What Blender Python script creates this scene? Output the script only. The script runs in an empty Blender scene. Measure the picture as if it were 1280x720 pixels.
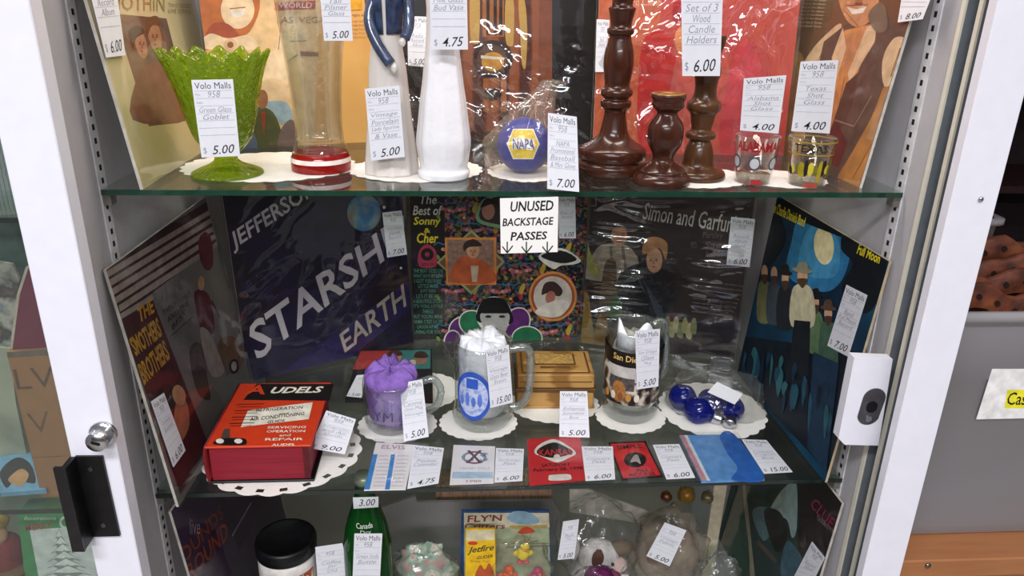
import bpy, math, random
from mathutils import Vector, Matrix, noise
random.seed(7)
# ---------------------------------------------------------------- camera, world, lights, exposure
scene = bpy.context.scene
col = scene.collection
CAM = Vector((-.0641, -.8348, .6096)); PITCH, YAW, ROLL, FPX = .3721, .0736, .0219, 952.15
def cam_axes():
    cy, sy, cp, sp = math.cos(YAW), math.sin(YAW), math.cos(PITCH), math.sin(PITCH)
    f = Vector((sy*cp, cy*cp, -sp)); r = Vector((cy, -sy, 0)); u = r.cross(f)
    c, s = math.cos(ROLL), math.sin(ROLL)
    return c*r + s*u, -s*r + c*u, f
CR, CU, CF = cam_axes()
cd = bpy.data.cameras.new('camera'); cam = bpy.data.objects.new('camera', cd); col.objects.link(cam)
cd.sensor_width = 36; cd.lens = FPX*36/1280; cd.clip_start = .01
cam.matrix_world = Matrix(((CR.x, CU.x, -CF.x, CAM.x), (CR.y, CU.y, -CF.y, CAM.y), (CR.z, CU.z, -CF.z, CAM.z), (0, 0, 0, 1)))
scene.camera = cam
w = bpy.data.worlds.new('shop_ambience'); scene.world = w; w.use_nodes = True
w.node_tree.nodes['Background'].inputs[0].default_value = (.80, .80, .86, 1)
w.node_tree.nodes['Background'].inputs[1].default_value = .26
def area(name, loc, target, sx, sy, power, color):
    l = bpy.data.lights.new(name, 'AREA'); l.shape = 'RECTANGLE'; l.size = sx; l.size_y = sy; l.energy = power; l.color = color
    o = bpy.data.objects.new(name, l); col.objects.link(o); o.location = loc
    o.rotation_euler = (Vector(target) - Vector(loc)).to_track_quat('-Z', 'Y').to_euler(); return o
area('ceiling_tube_light_front', (-.5, -1.5, 1.75), (-.5, -1.5, 0), 1.2, .30, 46, (.95, .96, 1))
area('ceiling_tube_light_aisle', (.9, -1.1, 1.75), (.9, -1.1, 0), .30, 1.2, 8, (1, .96, .92))
area('added_highlight_light', (-.3, -3.4, 1.75), (-.3, -3.4, 0), 2.4, .35, 120, (.97, .97, 1))  # added unseen light: sleeve highlights and low light on the back albums
area('cabinet_top_light', (0, .12, .90), (0, .16, 0), .80, .06, 3.0, (1, .91, .80))
area('added_bay_fill_light', (-.9, .12, .90), (-.9, .16, 0), .70, .06, 5.0, (.95, .98, 1))  # added fill light to brighten the bay behind the left door
vs = scene.view_settings; vs.view_transform = 'Standard'; vs.look = 'None'; vs.gamma = 1; vs.use_curve_mapping = False; vs.exposure = 0.12
try:
    scene.cycles.transparent_max_bounces = 24
except Exception: pass
# ---------------------------------------------------------------- pixel / space helpers (1280x720 photograph)
def ray(px, py): return CF + CR*((px-640)/FPX) + CU*((360-py)/FPX)
def at_z(px, py, z):
    d = ray(px, py); return CAM + d*((z-CAM.z)/d.z)
def at_y(px, py, y):
    d = ray(px, py); return CAM + d*((y-CAM.y)/d.y)
def at_plane(px, py, o, n):
    d = ray(px, py); return CAM + d*((o-CAM).dot(n)/d.dot(n))
def proj(P):
    d = Vector(P)-CAM; z = d.dot(CF); return 640+FPX*d.dot(CR)/z, 360-FPX*d.dot(CU)/z, z
def mpp(P): return proj(P)[2]/FPX
def hz(x, y, py):
    a, b = -1.5, 1.5
    for _ in range(40):
        m = (a+b)/2
        if proj((x, y, m))[1] > py: a = m
        else: b = m
    return (a+b)/2
# ---------------------------------------------------------------- materials
def lin(h):
    h = h.lstrip('#'); c = [int(h[i:i+2], 16)/255 for i in (0, 2, 4)]
    return tuple(x/12.92 if x <= .04045 else ((x+.055)/1.055)**2.4 for x in c) + (1,)
MATS = {}
def mat(hexcol, rough=.5, metal=0, var=.2, scale=60, bump=0, bscale=80, spec=.35, coat=0, trans=0, ior=1.45, emit=0):
    key = (hexcol, rough, metal, var, scale, bump, bscale, spec, coat, trans, ior)
    if key in MATS: return MATS[key]
    m = bpy.data.materials.new('mat_' + hexcol.lstrip('#')); m.use_nodes = True
    nt = m.node_tree; b = nt.nodes['Principled BSDF']; c = lin(hexcol)
    b.inputs['Roughness'].default_value = rough; b.inputs['Metallic'].default_value = metal
    b.inputs['Specular IOR Level'].default_value = spec; b.inputs['Coat Weight'].default_value = coat
    b.inputs['Transmission Weight'].default_value = trans; b.inputs['IOR'].default_value = ior
    tc = nt.nodes.new('ShaderNodeTexCoord')
    n = nt.nodes.new('ShaderNodeTexNoise'); n.inputs['Scale'].default_value = scale; n.inputs['Detail'].default_value = 6
    nt.links.new(tc.outputs['Object'], n.inputs['Vector'])
    r = nt.nodes.new('ShaderNodeValToRGB'); r.color_ramp.elements[0].position = .3; r.color_ramp.elements[1].position = .7
    r.color_ramp.elements[0].color = tuple(x*(1-var) for x in c[:3])+(1,); r.color_ramp.elements[1].color = tuple(min(1, x*(1+var)+var*.01) for x in c[:3])+(1,)
    nt.links.new(n.outputs['Fac'], r.inputs[0]); nt.links.new(r.outputs[0], b.inputs['Base Color'])
    if bump:
        n2 = nt.nodes.new('ShaderNodeTexNoise'); n2.inputs['Scale'].default_value = bscale
        nt.links.new(tc.outputs['Object'], n2.inputs['Vector'])
        bp = nt.nodes.new('ShaderNodeBump'); bp.inputs['Strength'].default_value = bump; bp.inputs['Distance'].default_value = .004
        nt.links.new(n2.outputs['Fac'], bp.inputs['Height']); nt.links.new(bp.outputs[0], b.inputs['Normal'])
    MATS[key] = m; return m
def ramp_mat(name, colors, scale=30, kind='noise', rough=.5, stretch=(1, 1, 1), detail=4, coat=0, contrast=(.3, .7), bump=0):
    m = bpy.data.materials.new(name); m.use_nodes = True; nt = m.node_tree; b = nt.nodes['Principled BSDF']
    b.inputs['Roughness'].default_value = rough; b.inputs['Coat Weight'].default_value = coat; b.inputs['Specular IOR Level'].default_value = .3
    tc = nt.nodes.new('ShaderNodeTexCoord'); mp = nt.nodes.new('ShaderNodeMapping'); mp.inputs['Scale'].default_value = stretch
    nt.links.new(tc.outputs['Object'], mp.inputs[0])
    if kind == 'noise':
        n = nt.nodes.new('ShaderNodeTexNoise'); n.inputs['Scale'].default_value = scale; n.inputs['Detail'].default_value = detail; out = n.outputs['Fac']
    elif kind == 'voronoi':
        n = nt.nodes.new('ShaderNodeTexVoronoi'); n.inputs['Scale'].default_value = scale
        s = nt.nodes.new('ShaderNodeSeparateColor'); nt.links.new(n.outputs['Color'], s.inputs[0]); out = s.outputs[0]
    else:
        n = nt.nodes.new('ShaderNodeTexWave'); n.inputs['Scale'].default_value = scale; n.inputs['Distortion'].default_value = 3.5; n.inputs['Detail'].default_value = detail; n.inputs['Detail Scale'].default_value = 1.5; out = n.outputs['Fac']
    nt.links.new(mp.outputs[0], n.inputs['Vector'])
    r = nt.nodes.new('ShaderNodeValToRGB'); e = r.color_ramp.elements
    for i, c in enumerate(colors):
        p = contrast[0] + (contrast[1]-contrast[0])*i/max(1, len(colors)-1)
        if i < 2: e[i].position = p; e[i].color = lin(c)
        else:
            k = e.new(p); k.color = lin(c)
    if kind == 'voronoi': r.color_ramp.interpolation = 'CONSTANT'
    nt.links.new(out, r.inputs[0]); nt.links.new(r.outputs[0], b.inputs['Base Color'])
    if bump:
        bp = nt.nodes.new('ShaderNodeBump'); bp.inputs['Strength'].default_value = bump; bp.inputs['Distance'].default_value = .003
        nt.links.new(out, bp.inputs['Height']); nt.links.new(bp.outputs[0], b.inputs['Normal'])
    return m
def film(name, tint='#ffffff', haze=0.0, hazecol='#d8d4d0', rough=.08, bump=.0, bscale=14, stretch=(1, 1, 1), ior=1.45, detail=2, gain=1.0):
    """thin clear sheet: transparent with a Fresnel reflection, optional milky share and wrinkle relief"""
    m = bpy.data.materials.new(name); m.use_nodes = True; nt = m.node_tree
    for n in list(nt.nodes): nt.nodes.remove(n)
    out = nt.nodes.new('ShaderNodeOutputMaterial'); tr = nt.nodes.new('ShaderNodeBsdfTransparent'); gl = nt.nodes.new('ShaderNodeBsdfGlossy')
    tr.inputs[0].default_value = lin(tint); gl.inputs['Roughness'].default_value = rough; gl.inputs['Color'].default_value = (gain, gain, gain, 1)
    fr = nt.nodes.new('ShaderNodeLayerWeight'); fr.inputs['Blend'].default_value = .5      # Schlick reflectance, same from both sides of the sheet
    pw = nt.nodes.new('ShaderNodeMath'); pw.operation = 'POWER'; pw.inputs[1].default_value = 5; nt.links.new(fr.outputs['Facing'], pw.inputs[0])
    f0 = ((ior-1)/(ior+1))**2; ma = nt.nodes.new('ShaderNodeMath'); ma.operation = 'MULTIPLY_ADD'; ma.inputs[1].default_value = 1-f0; ma.inputs[2].default_value = f0
    nt.links.new(pw.outputs[0], ma.inputs[0])
    mx = nt.nodes.new('ShaderNodeMixShader'); nt.links.new(ma.outputs[0], mx.inputs[0])
    base = tr.outputs[0]
    if haze:
        df = nt.nodes.new('ShaderNodeBsdfDiffuse'); df.inputs[0].default_value = lin(hazecol); hm = nt.nodes.new('ShaderNodeMixShader'); hm.inputs[0].default_value = haze
        nt.links.new(tr.outputs[0], hm.inputs[1]); nt.links.new(df.outputs[0], hm.inputs[2]); base = hm.outputs[0]
    nt.links.new(base, mx.inputs[1]); nt.links.new(gl.outputs[0], mx.inputs[2]); nt.links.new(mx.outputs[0], out.inputs[0])
    tc = nt.nodes.new('ShaderNodeTexCoord'); mp = nt.nodes.new('ShaderNodeMapping'); mp.inputs['Scale'].default_value = stretch
    n = nt.nodes.new('ShaderNodeTexNoise'); n.inputs['Scale'].default_value = bscale; n.inputs['Detail'].default_value = detail; n.inputs['Distortion'].default_value = .6
    nt.links.new(tc.outputs['Object'], mp.inputs[0]); nt.links.new(mp.outputs[0], n.inputs['Vector'])
    bp = nt.nodes.new('ShaderNodeBump'); bp.inputs['Strength'].default_value = max(bump, .02); bp.inputs['Distance'].default_value = .02
    nt.links.new(n.outputs['Fac'], bp.inputs['Height'])
    nt.links.new(bp.outputs[0], gl.inputs['Normal']); nt.links.new(bp.outputs[0], fr.inputs['Normal'])
    return m
def solid_glass(name, hexcol, rough=.02, body=.0, bump=0, bscale=120, ior=1.45):
    """coloured clear glass with a share of light scattered inside it"""
    m = bpy.data.materials.new(name); m.use_nodes = True; nt = m.node_tree
    for n in list(nt.nodes): nt.nodes.remove(n)
    out = nt.nodes.new('ShaderNodeOutputMaterial'); g = nt.nodes.new('ShaderNodeBsdfGlass'); g.inputs['Color'].default_value = lin(hexcol); g.inputs['Roughness'].default_value = rough; g.inputs['IOR'].default_value = ior
    t = nt.nodes.new('ShaderNodeBsdfTranslucent'); t.inputs[0].default_value = lin(hexcol)
    mx = nt.nodes.new('ShaderNodeMixShader'); mx.inputs[0].default_value = body
    nt.links.new(g.outputs[0], mx.inputs[1]); nt.links.new(t.outputs[0], mx.inputs[2]); nt.links.new(mx.outputs[0], out.inputs[0])
    tc = nt.nodes.new('ShaderNodeTexCoord'); n = nt.nodes.new('ShaderNodeTexVoronoi'); n.inputs['Scale'].default_value = bscale
    nt.links.new(tc.outputs['Object'], n.inputs['Vector'])
    bp = nt.nodes.new('ShaderNodeBump'); bp.inputs['Strength'].default_value = max(bump, .01); bp.inputs['Distance'].default_value = .004
    nt.links.new(n.outputs['Distance'], bp.inputs['Height']); nt.links.new(bp.outputs[0], g.inputs['Normal'])
    return m
def tinted(name, clear, body, share, rough=.08, bump=0, bscale=100):
    """pressed coloured glass: clear tint, some light scattered in the body, polished skin"""
    m = bpy.data.materials.new(name); m.use_nodes = True; nt = m.node_tree
    for n in list(nt.nodes): nt.nodes.remove(n)
    N = nt.nodes.new; out = N('ShaderNodeOutputMaterial'); tr = N('ShaderNodeBsdfTransparent'); tr.inputs[0].default_value = lin(clear)
    tl = N('ShaderNodeBsdfTranslucent'); tl.inputs[0].default_value = lin(body); df = N('ShaderNodeBsdfDiffuse'); df.inputs[0].default_value = lin(body)
    m1 = N('ShaderNodeMixShader'); m1.inputs[0].default_value = .5; nt.links.new(tl.outputs[0], m1.inputs[1]); nt.links.new(df.outputs[0], m1.inputs[2])
    m2 = N('ShaderNodeMixShader'); m2.inputs[0].default_value = share; nt.links.new(tr.outputs[0], m2.inputs[1]); nt.links.new(m1.outputs[0], m2.inputs[2])
    gl = N('ShaderNodeBsdfGlossy'); gl.inputs['Roughness'].default_value = rough; lw = N('ShaderNodeLayerWeight'); lw.inputs['Blend'].default_value = .5
    pw = N('ShaderNodeMath'); pw.operation = 'POWER'; pw.inputs[1].default_value = 4; nt.links.new(lw.outputs['Facing'], pw.inputs[0])
    ma = N('ShaderNodeMath'); ma.operation = 'MULTIPLY_ADD'; ma.inputs[1].default_value = .6; ma.inputs[2].default_value = .05; nt.links.new(pw.outputs[0], ma.inputs[0])
    m3 = N('ShaderNodeMixShader'); nt.links.new(ma.outputs[0], m3.inputs[0]); nt.links.new(m2.outputs[0], m3.inputs[1]); nt.links.new(gl.outputs[0], m3.inputs[2]); nt.links.new(m3.outputs[0], out.inputs[0])
    tc = N('ShaderNodeTexCoord'); vo = N('ShaderNodeTexVoronoi'); vo.inputs['Scale'].default_value = bscale; nt.links.new(tc.outputs['Object'], vo.inputs['Vector'])
    bp = N('ShaderNodeBump'); bp.inputs['Strength'].default_value = max(bump, .01); bp.inputs['Distance'].default_value = .004; nt.links.new(vo.outputs['Distance'], bp.inputs['Height'])
    for q in (gl, df, tl, lw): nt.links.new(bp.outputs[0], q.inputs['Normal'])
    return m
WHITE = mat('#e2e1ea', .35, var=.02); PANEL = mat('#b4b1b5', .5, var=.04); CREAM = mat('#d9d4c4', .5, var=.04); GROOVE_SHADE = mat('#6e747a', .7, var=.1)
PAPER = mat('#dadae0', .8, var=.03); INK = mat('#17171b', .6); PEN = mat('#8d90a0', .7); RULE = mat('#b4b4be', .7); HEAD = mat('#3a3d46', .6)
BLACK = mat('#0c0b0d', .4); CHROME = mat('#c9c9cc', .22, 1, var=.03); CARD = mat('#d8d2c6', .7)
GLASS = film('clear_glass', '#f4f6f4', bump=0, rough=.02, ior=1.5)
CLEAR = solid_glass('clear_solid_glass', '#f6f8f6', .0, 0)
MUGG = film('mug_glass', '#f4f6f5', haze=.02, hazecol='#d5d8d8', rough=.03, bump=.08, bscale=40, ior=1.95)
HANDG = film('handle_glass', '#d2d8d5', haze=.14, hazecol='#dfe4e2', rough=.03, bump=.1, bscale=50, ior=2.0)
SHELF = film('shelf_glass', '#eff5f1', haze=.008, hazecol='#b8c4c0', rough=.02, ior=1.5)
EDGE = mat('#173a2c', .15, spec=.8); EDGE2 = mat('#16221f', .15, spec=.8)
FILM = film('wrinkled_sleeve_film', '#f6f6f6', haze=.006, rough=.06, bump=.12, ior=1.6, bscale=9, stretch=(.6, 1.6, 1), detail=2)
FILM2 = film('crumpled_sleeve_film', '#f4f4f4', haze=.006, rough=.05, bump=.75, bscale=7, stretch=(.45, 2.2, 1), detail=3)
FILMW = film('heavy_sleeve_film', '#f4f4f4', haze=.006, rough=.05, bump=.12, bscale=9, stretch=(.6, 1.6, 1), ior=2.0)
FLAT = film('smooth_sleeve_film', '#f6f6f6', haze=.004, rough=.08, bump=.2, bscale=7, ior=1.6)
BAG = film('bag_film', '#f6f6f6', haze=.035, rough=.10, bump=.5, bscale=22, detail=2)
BAG2 = film('milky_bag_film', '#f2efe8', haze=.16, hazecol='#d8ccba', rough=.15, bump=.5, bscale=22, detail=2)
# ---------------------------------------------------------------- object helpers
def mesh(name, verts, faces, mats, parent=None, smooth=False, fm=None):
    me = bpy.data.meshes.new(name); me.from_pydata([tuple(v) for v in verts], [], faces)
    for m in (mats if isinstance(mats, (list, tuple)) else [mats]): me.materials.append(m)
    if fm: me.polygons.foreach_set('material_index', fm)
    if smooth: me.polygons.foreach_set('use_smooth', [True]*len(me.polygons))
    me.update(); o = bpy.data.objects.new(name, me); col.objects.link(o)
    if parent: o.parent = parent
    return o
def tag(o, label, cat, group=None):
    o['label'] = label; o['category'] = cat
    if group: o['group'] = group
    return o
def struct(o): o['kind'] = 'structure'; return o
def empty(name, loc=(0, 0, 0), label=None, cat=None, group=None, M=None):
    o = bpy.data.objects.new(name, None); col.objects.link(o); o.empty_display_size = .02
    if M is not None: o.matrix_world = M
    else: o.location = loc
    if label: tag(o, label, cat, group)
    return o
def boxv(x0, x1, y0, y1, z0, z1, b=0):
    if b <= 0:
        v = [(x, y, z) for x in (x0, x1) for y in (y0, y1) for z in (z0, z1)]
        return v, [(0, 1, 3, 2), (4, 6, 7, 5), (0, 4, 5, 1), (2, 3, 7, 6), (0, 2, 6, 4), (1, 5, 7, 3)]
    p = [(x0+b, y0), (x1-b, y0), (x1, y0+b), (x1, y1-b), (x1-b, y1), (x0+b, y1), (x0, y1-b), (x0, y0+b)]
    q = [(x0+b, y0+b), (x1-b, y0+b), (x1-b, y0+b), (x1-b, y1-b), (x1-b, y1-b), (x0+b, y1-b), (x0+b, y1-b), (x0+b, y0+b)]
    v = [(a, c, z0) for a, c in q]+[(a, c, z0+b) for a, c in p]+[(a, c, z1-b) for a, c in p]+[(a, c, z1) for a, c in q]
    f = [tuple(range(7, -1, -1)), tuple(range(24, 32))]
    for k in range(3):
        for i in range(8): f.append((k*8+i, k*8+(i+1) % 8, (k+1)*8+(i+1) % 8, (k+1)*8+i))
    return v, f
def box(name, x0, x1, y0, y1, z0, z1, m, parent=None, b=0):
    v, f = boxv(x0, x1, y0, y1, z0, z1, b); return mesh(name, v, f, m, parent)
class MB:
    def __init__(s): s.v = []; s.f = []; s.m = []; s.mi = []
    def add(s, v, f, m=None):
        if m not in s.m: s.m.append(m)
        k = s.m.index(m); n = len(s.v); s.v += [tuple(a) for a in v]; s.f += [tuple(i+n for i in q) for q in f]; s.mi += [k]*len(f); return s
    def box(s, x0, x1, y0, y1, z0, z1, m=None, b=0): return s.add(*boxv(x0, x1, y0, y1, z0, z1, b), m)
    def build(s, name, parent=None, smooth=False, m=None): return mesh(name, s.v, s.f, [m] if m else s.m, parent, smooth, None if m else s.mi)
def prism(poly, z0, z1):
    n = len(poly); v = [(a, b, z0) for a, b in poly]+[(a, b, z1) for a, b in poly]
    f = [tuple(range(n-1, -1, -1)), tuple(range(n, 2*n))]+[(i, (i+1) % n, n+(i+1) % n, n+i) for i in range(n)]
    return v, f
def lathev(prof, seg=40, mod=None, cap=True):
    v = []; f = []
    for i, (r, z) in enumerate(prof):
        for k in range(seg):
            t = 2*math.pi*k/seg; a, b = (r, z) if mod is None else mod(t, i, r, z)
            v.append((a*math.cos(t), a*math.sin(t), b))
    for i in range(len(prof)-1):
        for k in range(seg): f.append((i*seg+k, i*seg+(k+1) % seg, (i+1)*seg+(k+1) % seg, (i+1)*seg+k))
    if cap and prof[0][0] > 1e-6: f.append(tuple(range(seg-1, -1, -1)))
    if cap and prof[-1][0] > 1e-6: f.append(tuple((len(prof)-1)*seg+k for k in range(seg)))
    return v, f
def lathe(name, prof, m, parent=None, seg=40, mod=None, smooth=True, cap=True): return mesh(name, *lathev(prof, seg, mod, cap), m, parent, smooth)
def smoothprof(p, n=4):
    out = []
    for i in range(len(p)-1):
        a = p[max(i-1, 0)]; b = p[i]; c = p[i+1]; d = p[min(i+2, len(p)-1)]
        for k in range(n):
            t = k/n; out.append(tuple(.5*(2*b[j]+(c[j]-a[j])*t+(2*a[j]-5*b[j]+4*c[j]-d[j])*t*t+(3*b[j]-a[j]-3*c[j]+d[j])*t**3) for j in range(len(b))))
    return out+[tuple(p[-1])]
def tubev(path, rad, seg=8, flat=1.0):
    path = [Vector(p) for p in path]; v = []; f = []; n = len(path)
    ref = Vector((0, 0, 1))
    for i, p in enumerate(path):
        t = (path[min(i+1, n-1)]-path[max(i-1, 0)]).normalized()
        a = t.cross(ref)
        if a.length < .15: a = t.cross(Vector((0, 1, 0)))
        a.normalize(); b = a.cross(t); r = rad[i] if isinstance(rad, (list, tuple)) else rad
        for k in range(seg):
            q = 2*math.pi*k/seg; v.append(p+a*(r*math.cos(q))+b*(r*flat*math.sin(q)))
    for i in range(n-1):
        for k in range(seg): f.append((i*seg+k, i*seg+(k+1) % seg, (i+1)*seg+(k+1) % seg, (i+1)*seg+k))
    f += [tuple(range(seg-1, -1, -1)), tuple((n-1)*seg+k for k in range(seg))]
    return v, f
def tube(name, path, rad, m, parent=None, seg=8, flat=1.0, sm=4): return mesh(name, *tubev(smoothprof([tuple(p) for p in path], sm) if sm else path, rad, seg, flat), m, parent, True)
def blobv(c, r, amp=.15, freq=20, seg=24, rings=14, seed=0, zmin=None):
    v = []; f = []
    for i in range(rings+1):
        ph = math.pi*i/rings
        for k in range(seg):
            t = 2*math.pi*k/seg; d = Vector((math.sin(ph)*math.cos(t), math.sin(ph)*math.sin(t), math.cos(ph)))
            s = 1+amp*noise.noise(d*freq*.1+Vector((seed*7.3, seed, 0)))+amp*.5*noise.noise(d*freq*.25+Vector((seed, 3, 0)))
            p = Vector((c[0]+d.x*r[0]*s, c[1]+d.y*r[1]*s, c[2]+d.z*r[2]*s))
            if zmin is not None: p.z = max(p.z, zmin)
            v.append(p)
    for i in range(rings):
        for k in range(seg): f.append((i*seg+k, (i+1)*seg+k, (i+1)*seg+(k+1) % seg, i*seg+(k+1) % seg))
    return v, f
# ---------------------------------------------------------------- flat print: lettering and shapes laid on a surface
_T = {}
def glyphs(s, bold=0.0, shear=0.0):
    k = (s, bold, shear)
    if k in _T: return _T[k]
    c = bpy.data.curves.new('t', 'FONT'); c.body = s; c.offset = bold*.5; c.shear = shear; c.resolution_u = 2; c.fill_mode = 'FRONT'
    o = bpy.data.objects.new('t', c); col.objects.link(o)
    bpy.context.view_layer.update()
    me = bpy.data.meshes.new_from_object(o.evaluated_get(bpy.context.evaluated_depsgraph_get()))
    v = [(p.co.x, p.co.y) for p in me.vertices]; f = [tuple(p.vertices) for p in me.polygons]
    bpy.data.objects.remove(o); bpy.data.curves.remove(c); bpy.data.meshes.remove(me)
    if v:
        x0 = min(p[0] for p in v); x1 = max(p[0] for p in v); y0 = min(p[1] for p in v); y1 = max(p[1] for p in v)
        v = [((a-x0)/max(x1-x0, 1e-6), (b-y0)/max(y1-y0, 1e-6)) for a, b in v]
    _T[k] = (v, f, (x1-x0)/max(y1-y0, 1e-6) if v else 1); return _T[k]
class Art:
    """collects flat print on one surface; fn maps a pixel of the photograph (or local u, v) to surface x, y"""
    def __init__(s, root, fn, z=0.0, lift=None): s.mb = MB(); s.tb = MB(); s.clip = None; s.root = root; s.fn = fn; s.z = z; s.lift = lift
    def _add(s, pts, faces, m):
        s.z += .00003; s.mb.add([(a, b, s.z) for a, b in pts], faces, m)
    def poly(s, pts, m):
        q = [s.fn(*p) for p in pts]
        if s.clip:
            for ax, lim, sg in ((0, 0, 1), (0, s.clip[0], -1), (1, 0, 1), (1, s.clip[1], -1)):
                o = []
                for i in range(len(q)):
                    a, b = q[i-1], q[i]; ia = (a[ax]-lim)*sg >= 0; ib = (b[ax]-lim)*sg >= 0
                    if ia != ib: t = (lim-a[ax])/(b[ax]-a[ax]); o.append((a[0]+(b[0]-a[0])*t, a[1]+(b[1]-a[1])*t))
                    if ib: o.append(b)
                q = o
        if len(q) > 2: s._add(q, [tuple(range(len(q)))], m)
    def blob(s, pts, m, n=4):
        q = smoothprof([pts[-1]]+list(pts)+[pts[0], pts[1]], n); q = q[n:-n-1]
        s.poly(q, m)
    def ell(s, cx, cy, rx, ry, m, rot=0, n=28, a0=0, a1=360):
        R = math.radians(rot); c, d = math.cos(R), math.sin(R); p = []
        for k in range(n):
            t = math.radians(a0+(a1-a0)*k/(n if a1-a0 >= 360 else n-1)); x, y = rx*math.cos(t), ry*math.sin(t); p.append((cx+c*x-d*y, cy+d*x+c*y))
        s.poly(p, m)
    def text(s, t, bl, br, tr, tl, m, bold=0.0, shear=0.0):
        v, f, _ = glyphs(t, bold, shear); B, C, D, A = [s.fn(*p) for p in (bl, br, tr, tl)]
        pts = []
        for u, q in v:
            x0 = B[0]+(C[0]-B[0])*u; y0 = B[1]+(C[1]-B[1])*u; x1 = A[0]+(D[0]-A[0])*u; y1 = A[1]+(D[1]-A[1])*u
            a, b = x0+(x1-x0)*q, y0+(y1-y0)*q
            if s.clip: a = min(max(a, .0005), s.clip[0]-.0005); b = min(max(b, .0005), s.clip[1]-.0005)
            pts.append((a, b))
        s.z += .00003; s.tb.add([(a, b, s.z) for a, b in pts], f, m)
    def row(s, t, x0, x1, y0, y1, m, bold=0.0, shear=0.0, sl=0.0): s.text(t, (x0, y1), (x1, y1+sl*(x1-x0)), (x1, y0+sl*(x1-x0)), (x0, y0), m, bold, shear)
    def line(s, p, q, wd, m):
        a = s.fn(*p); b = s.fn(*q); d = Vector((b[0]-a[0], b[1]-a[1])); n = Vector((-d.y, d.x)).normalized()*(wd/2)
        if s.clip and not all(0 <= p_[0] <= s.clip[0] and 0 <= p_[1] <= s.clip[1] for p_ in (a, b)): return
        s._add([(a[0]-n.x, a[1]-n.y), (b[0]-n.x, b[1]-n.y), (b[0]+n.x, b[1]+n.y), (a[0]+n.x, a[1]+n.y)], [(0, 1, 2, 3)], m)
    def build(s, name):
        for b, nm in ((s.mb, name), (s.tb, name if not s.mb.v else 'lettering')):
            if b.v:
                if s.lift: b.v = [s.lift(*p) for p in b.v]
                b.build(nm, s.root)
        s.mb = MB(); s.tb = MB()
def frame(O, ex, n):
    ex = Vector(ex).normalized(); n = Vector(n); n = (n-ex*n.dot(ex)).normalized(); ey = n.cross(ex); O = Vector(O)
    return Matrix(((ex.x, ey.x, n.x, O.x), (ex.y, ey.y, n.y, O.y), (ex.z, ey.z, n.z, O.z), (0, 0, 0, 1)))
def pxfn(M, z=0):
    O = M @ Vector((0, 0, z)); n = M.to_3x3() @ Vector((0, 0, 1)); I = M.inverted()
    def fn(px, py):
        q = I @ at_plane(px, py, O, n); return q.x, q.y
    return fn
Z1, Z2, Z3 = .3995, .003, -.34      # top faces of the three shelves
# ---------------------------------------------------------------- price tags
def price_tag(cs, plane, price, notes, label, num='958', head=True, big=False):
    """cs: pixel corners top-left, top-right, bottom-right, bottom-left on a plane ('y', v), ('z', v) or ('m', matrix, lift)"""
    if plane[0] == 'y': o = Vector((0, plane[1], 0)); n = Vector((0, -1, 0))
    elif plane[0] == 'z': o = Vector((0, 0, plane[1])); n = Vector((0, 0, 1))
    elif plane[0] == 'n': o = Vector(plane[1]); n = Vector(plane[2])
    else: o = plane[1] @ Vector((0, 0, plane[2])); n = plane[1].to_3x3() @ Vector((0, 0, 1))
    W4 = [at_plane(px, py, o, n) for px, py in cs]; c = sum(W4, Vector())/4
    M = frame(c, (W4[1]+W4[2])-(W4[0]+W4[3]), n); I = M.inverted(); L = [(I @ p) for p in W4]
    q = [(p.x, p.y) for p in (L[3], L[2], L[1], L[0])]
    root = mesh('price_tag', *prism(q, -.0004, 0), PAPER); root.matrix_world = M
    tag(root, label, 'price tag', 'handwritten price tags')
    def fn(u, v):
        x0 = q[0][0]+(q[1][0]-q[0][0])*u; y0 = q[0][1]+(q[1][1]-q[0][1])*u; x1 = q[3][0]+(q[2][0]-q[3][0])*u; y1 = q[3][1]+(q[2][1]-q[3][1])*u
        return x0+(x1-x0)*v, y0+(y1-y0)*v
    if head:
        A = Art(root, fn, .00005); A.text('Volo Malls', (.06, .885), (.94, .885), (.94, .965), (.06, .965), HEAD, .0); A.build('heading')
    A = Art(root, fn, .00004)
    hgt = abs(q[3][1]-q[0][1])
    for k in range(0 if big else 7):
        v = .86-.095*k; A.line((.05, v), (.95, v), .0005, RULE)
    if not big: A.text('No.', (.06, .80), (.18, .80), (.18, .835), (.06, .835), RULE); A.text('Item', (.06, .70), (.22, .70), (.22, .73), (.06, .73), RULE)
    A.build('ruled_lines')
    A = Art(root, fn, .00006)
    if num: A.text(num, (.36, .775), (.66, .775), (.66, .86), (.36, .86), PEN, -.005, .25)
    y = .585
    for t in notes:
        wd = min(.8, .11*len(t)); A.text(t, (.5-wd/2, y), (.5+wd/2, y+.004), (.5+wd/2, y+.074), (.5-wd/2, y+.068), PEN, -.008, .25); y -= .095
    A.build('handwriting')
    A = Art(root, fn, .00007)
    if big:
        A.text(price, (.22, .2), (.86, .2), (.88, .82), (.24, .82), INK, .004, .2); A.build('price')
    elif price:
        A.text('$', (.07, .04), (.16, .04), (.16, .13), (.07, .13), PEN); wd = .13*len(price)+.04
        A.text(price, (.30, .035), (min(.92, .30+wd), .045), (min(.94, .32+wd), .165), (.31, .15), INK, .006, .2); A.build('price')
    return root
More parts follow.
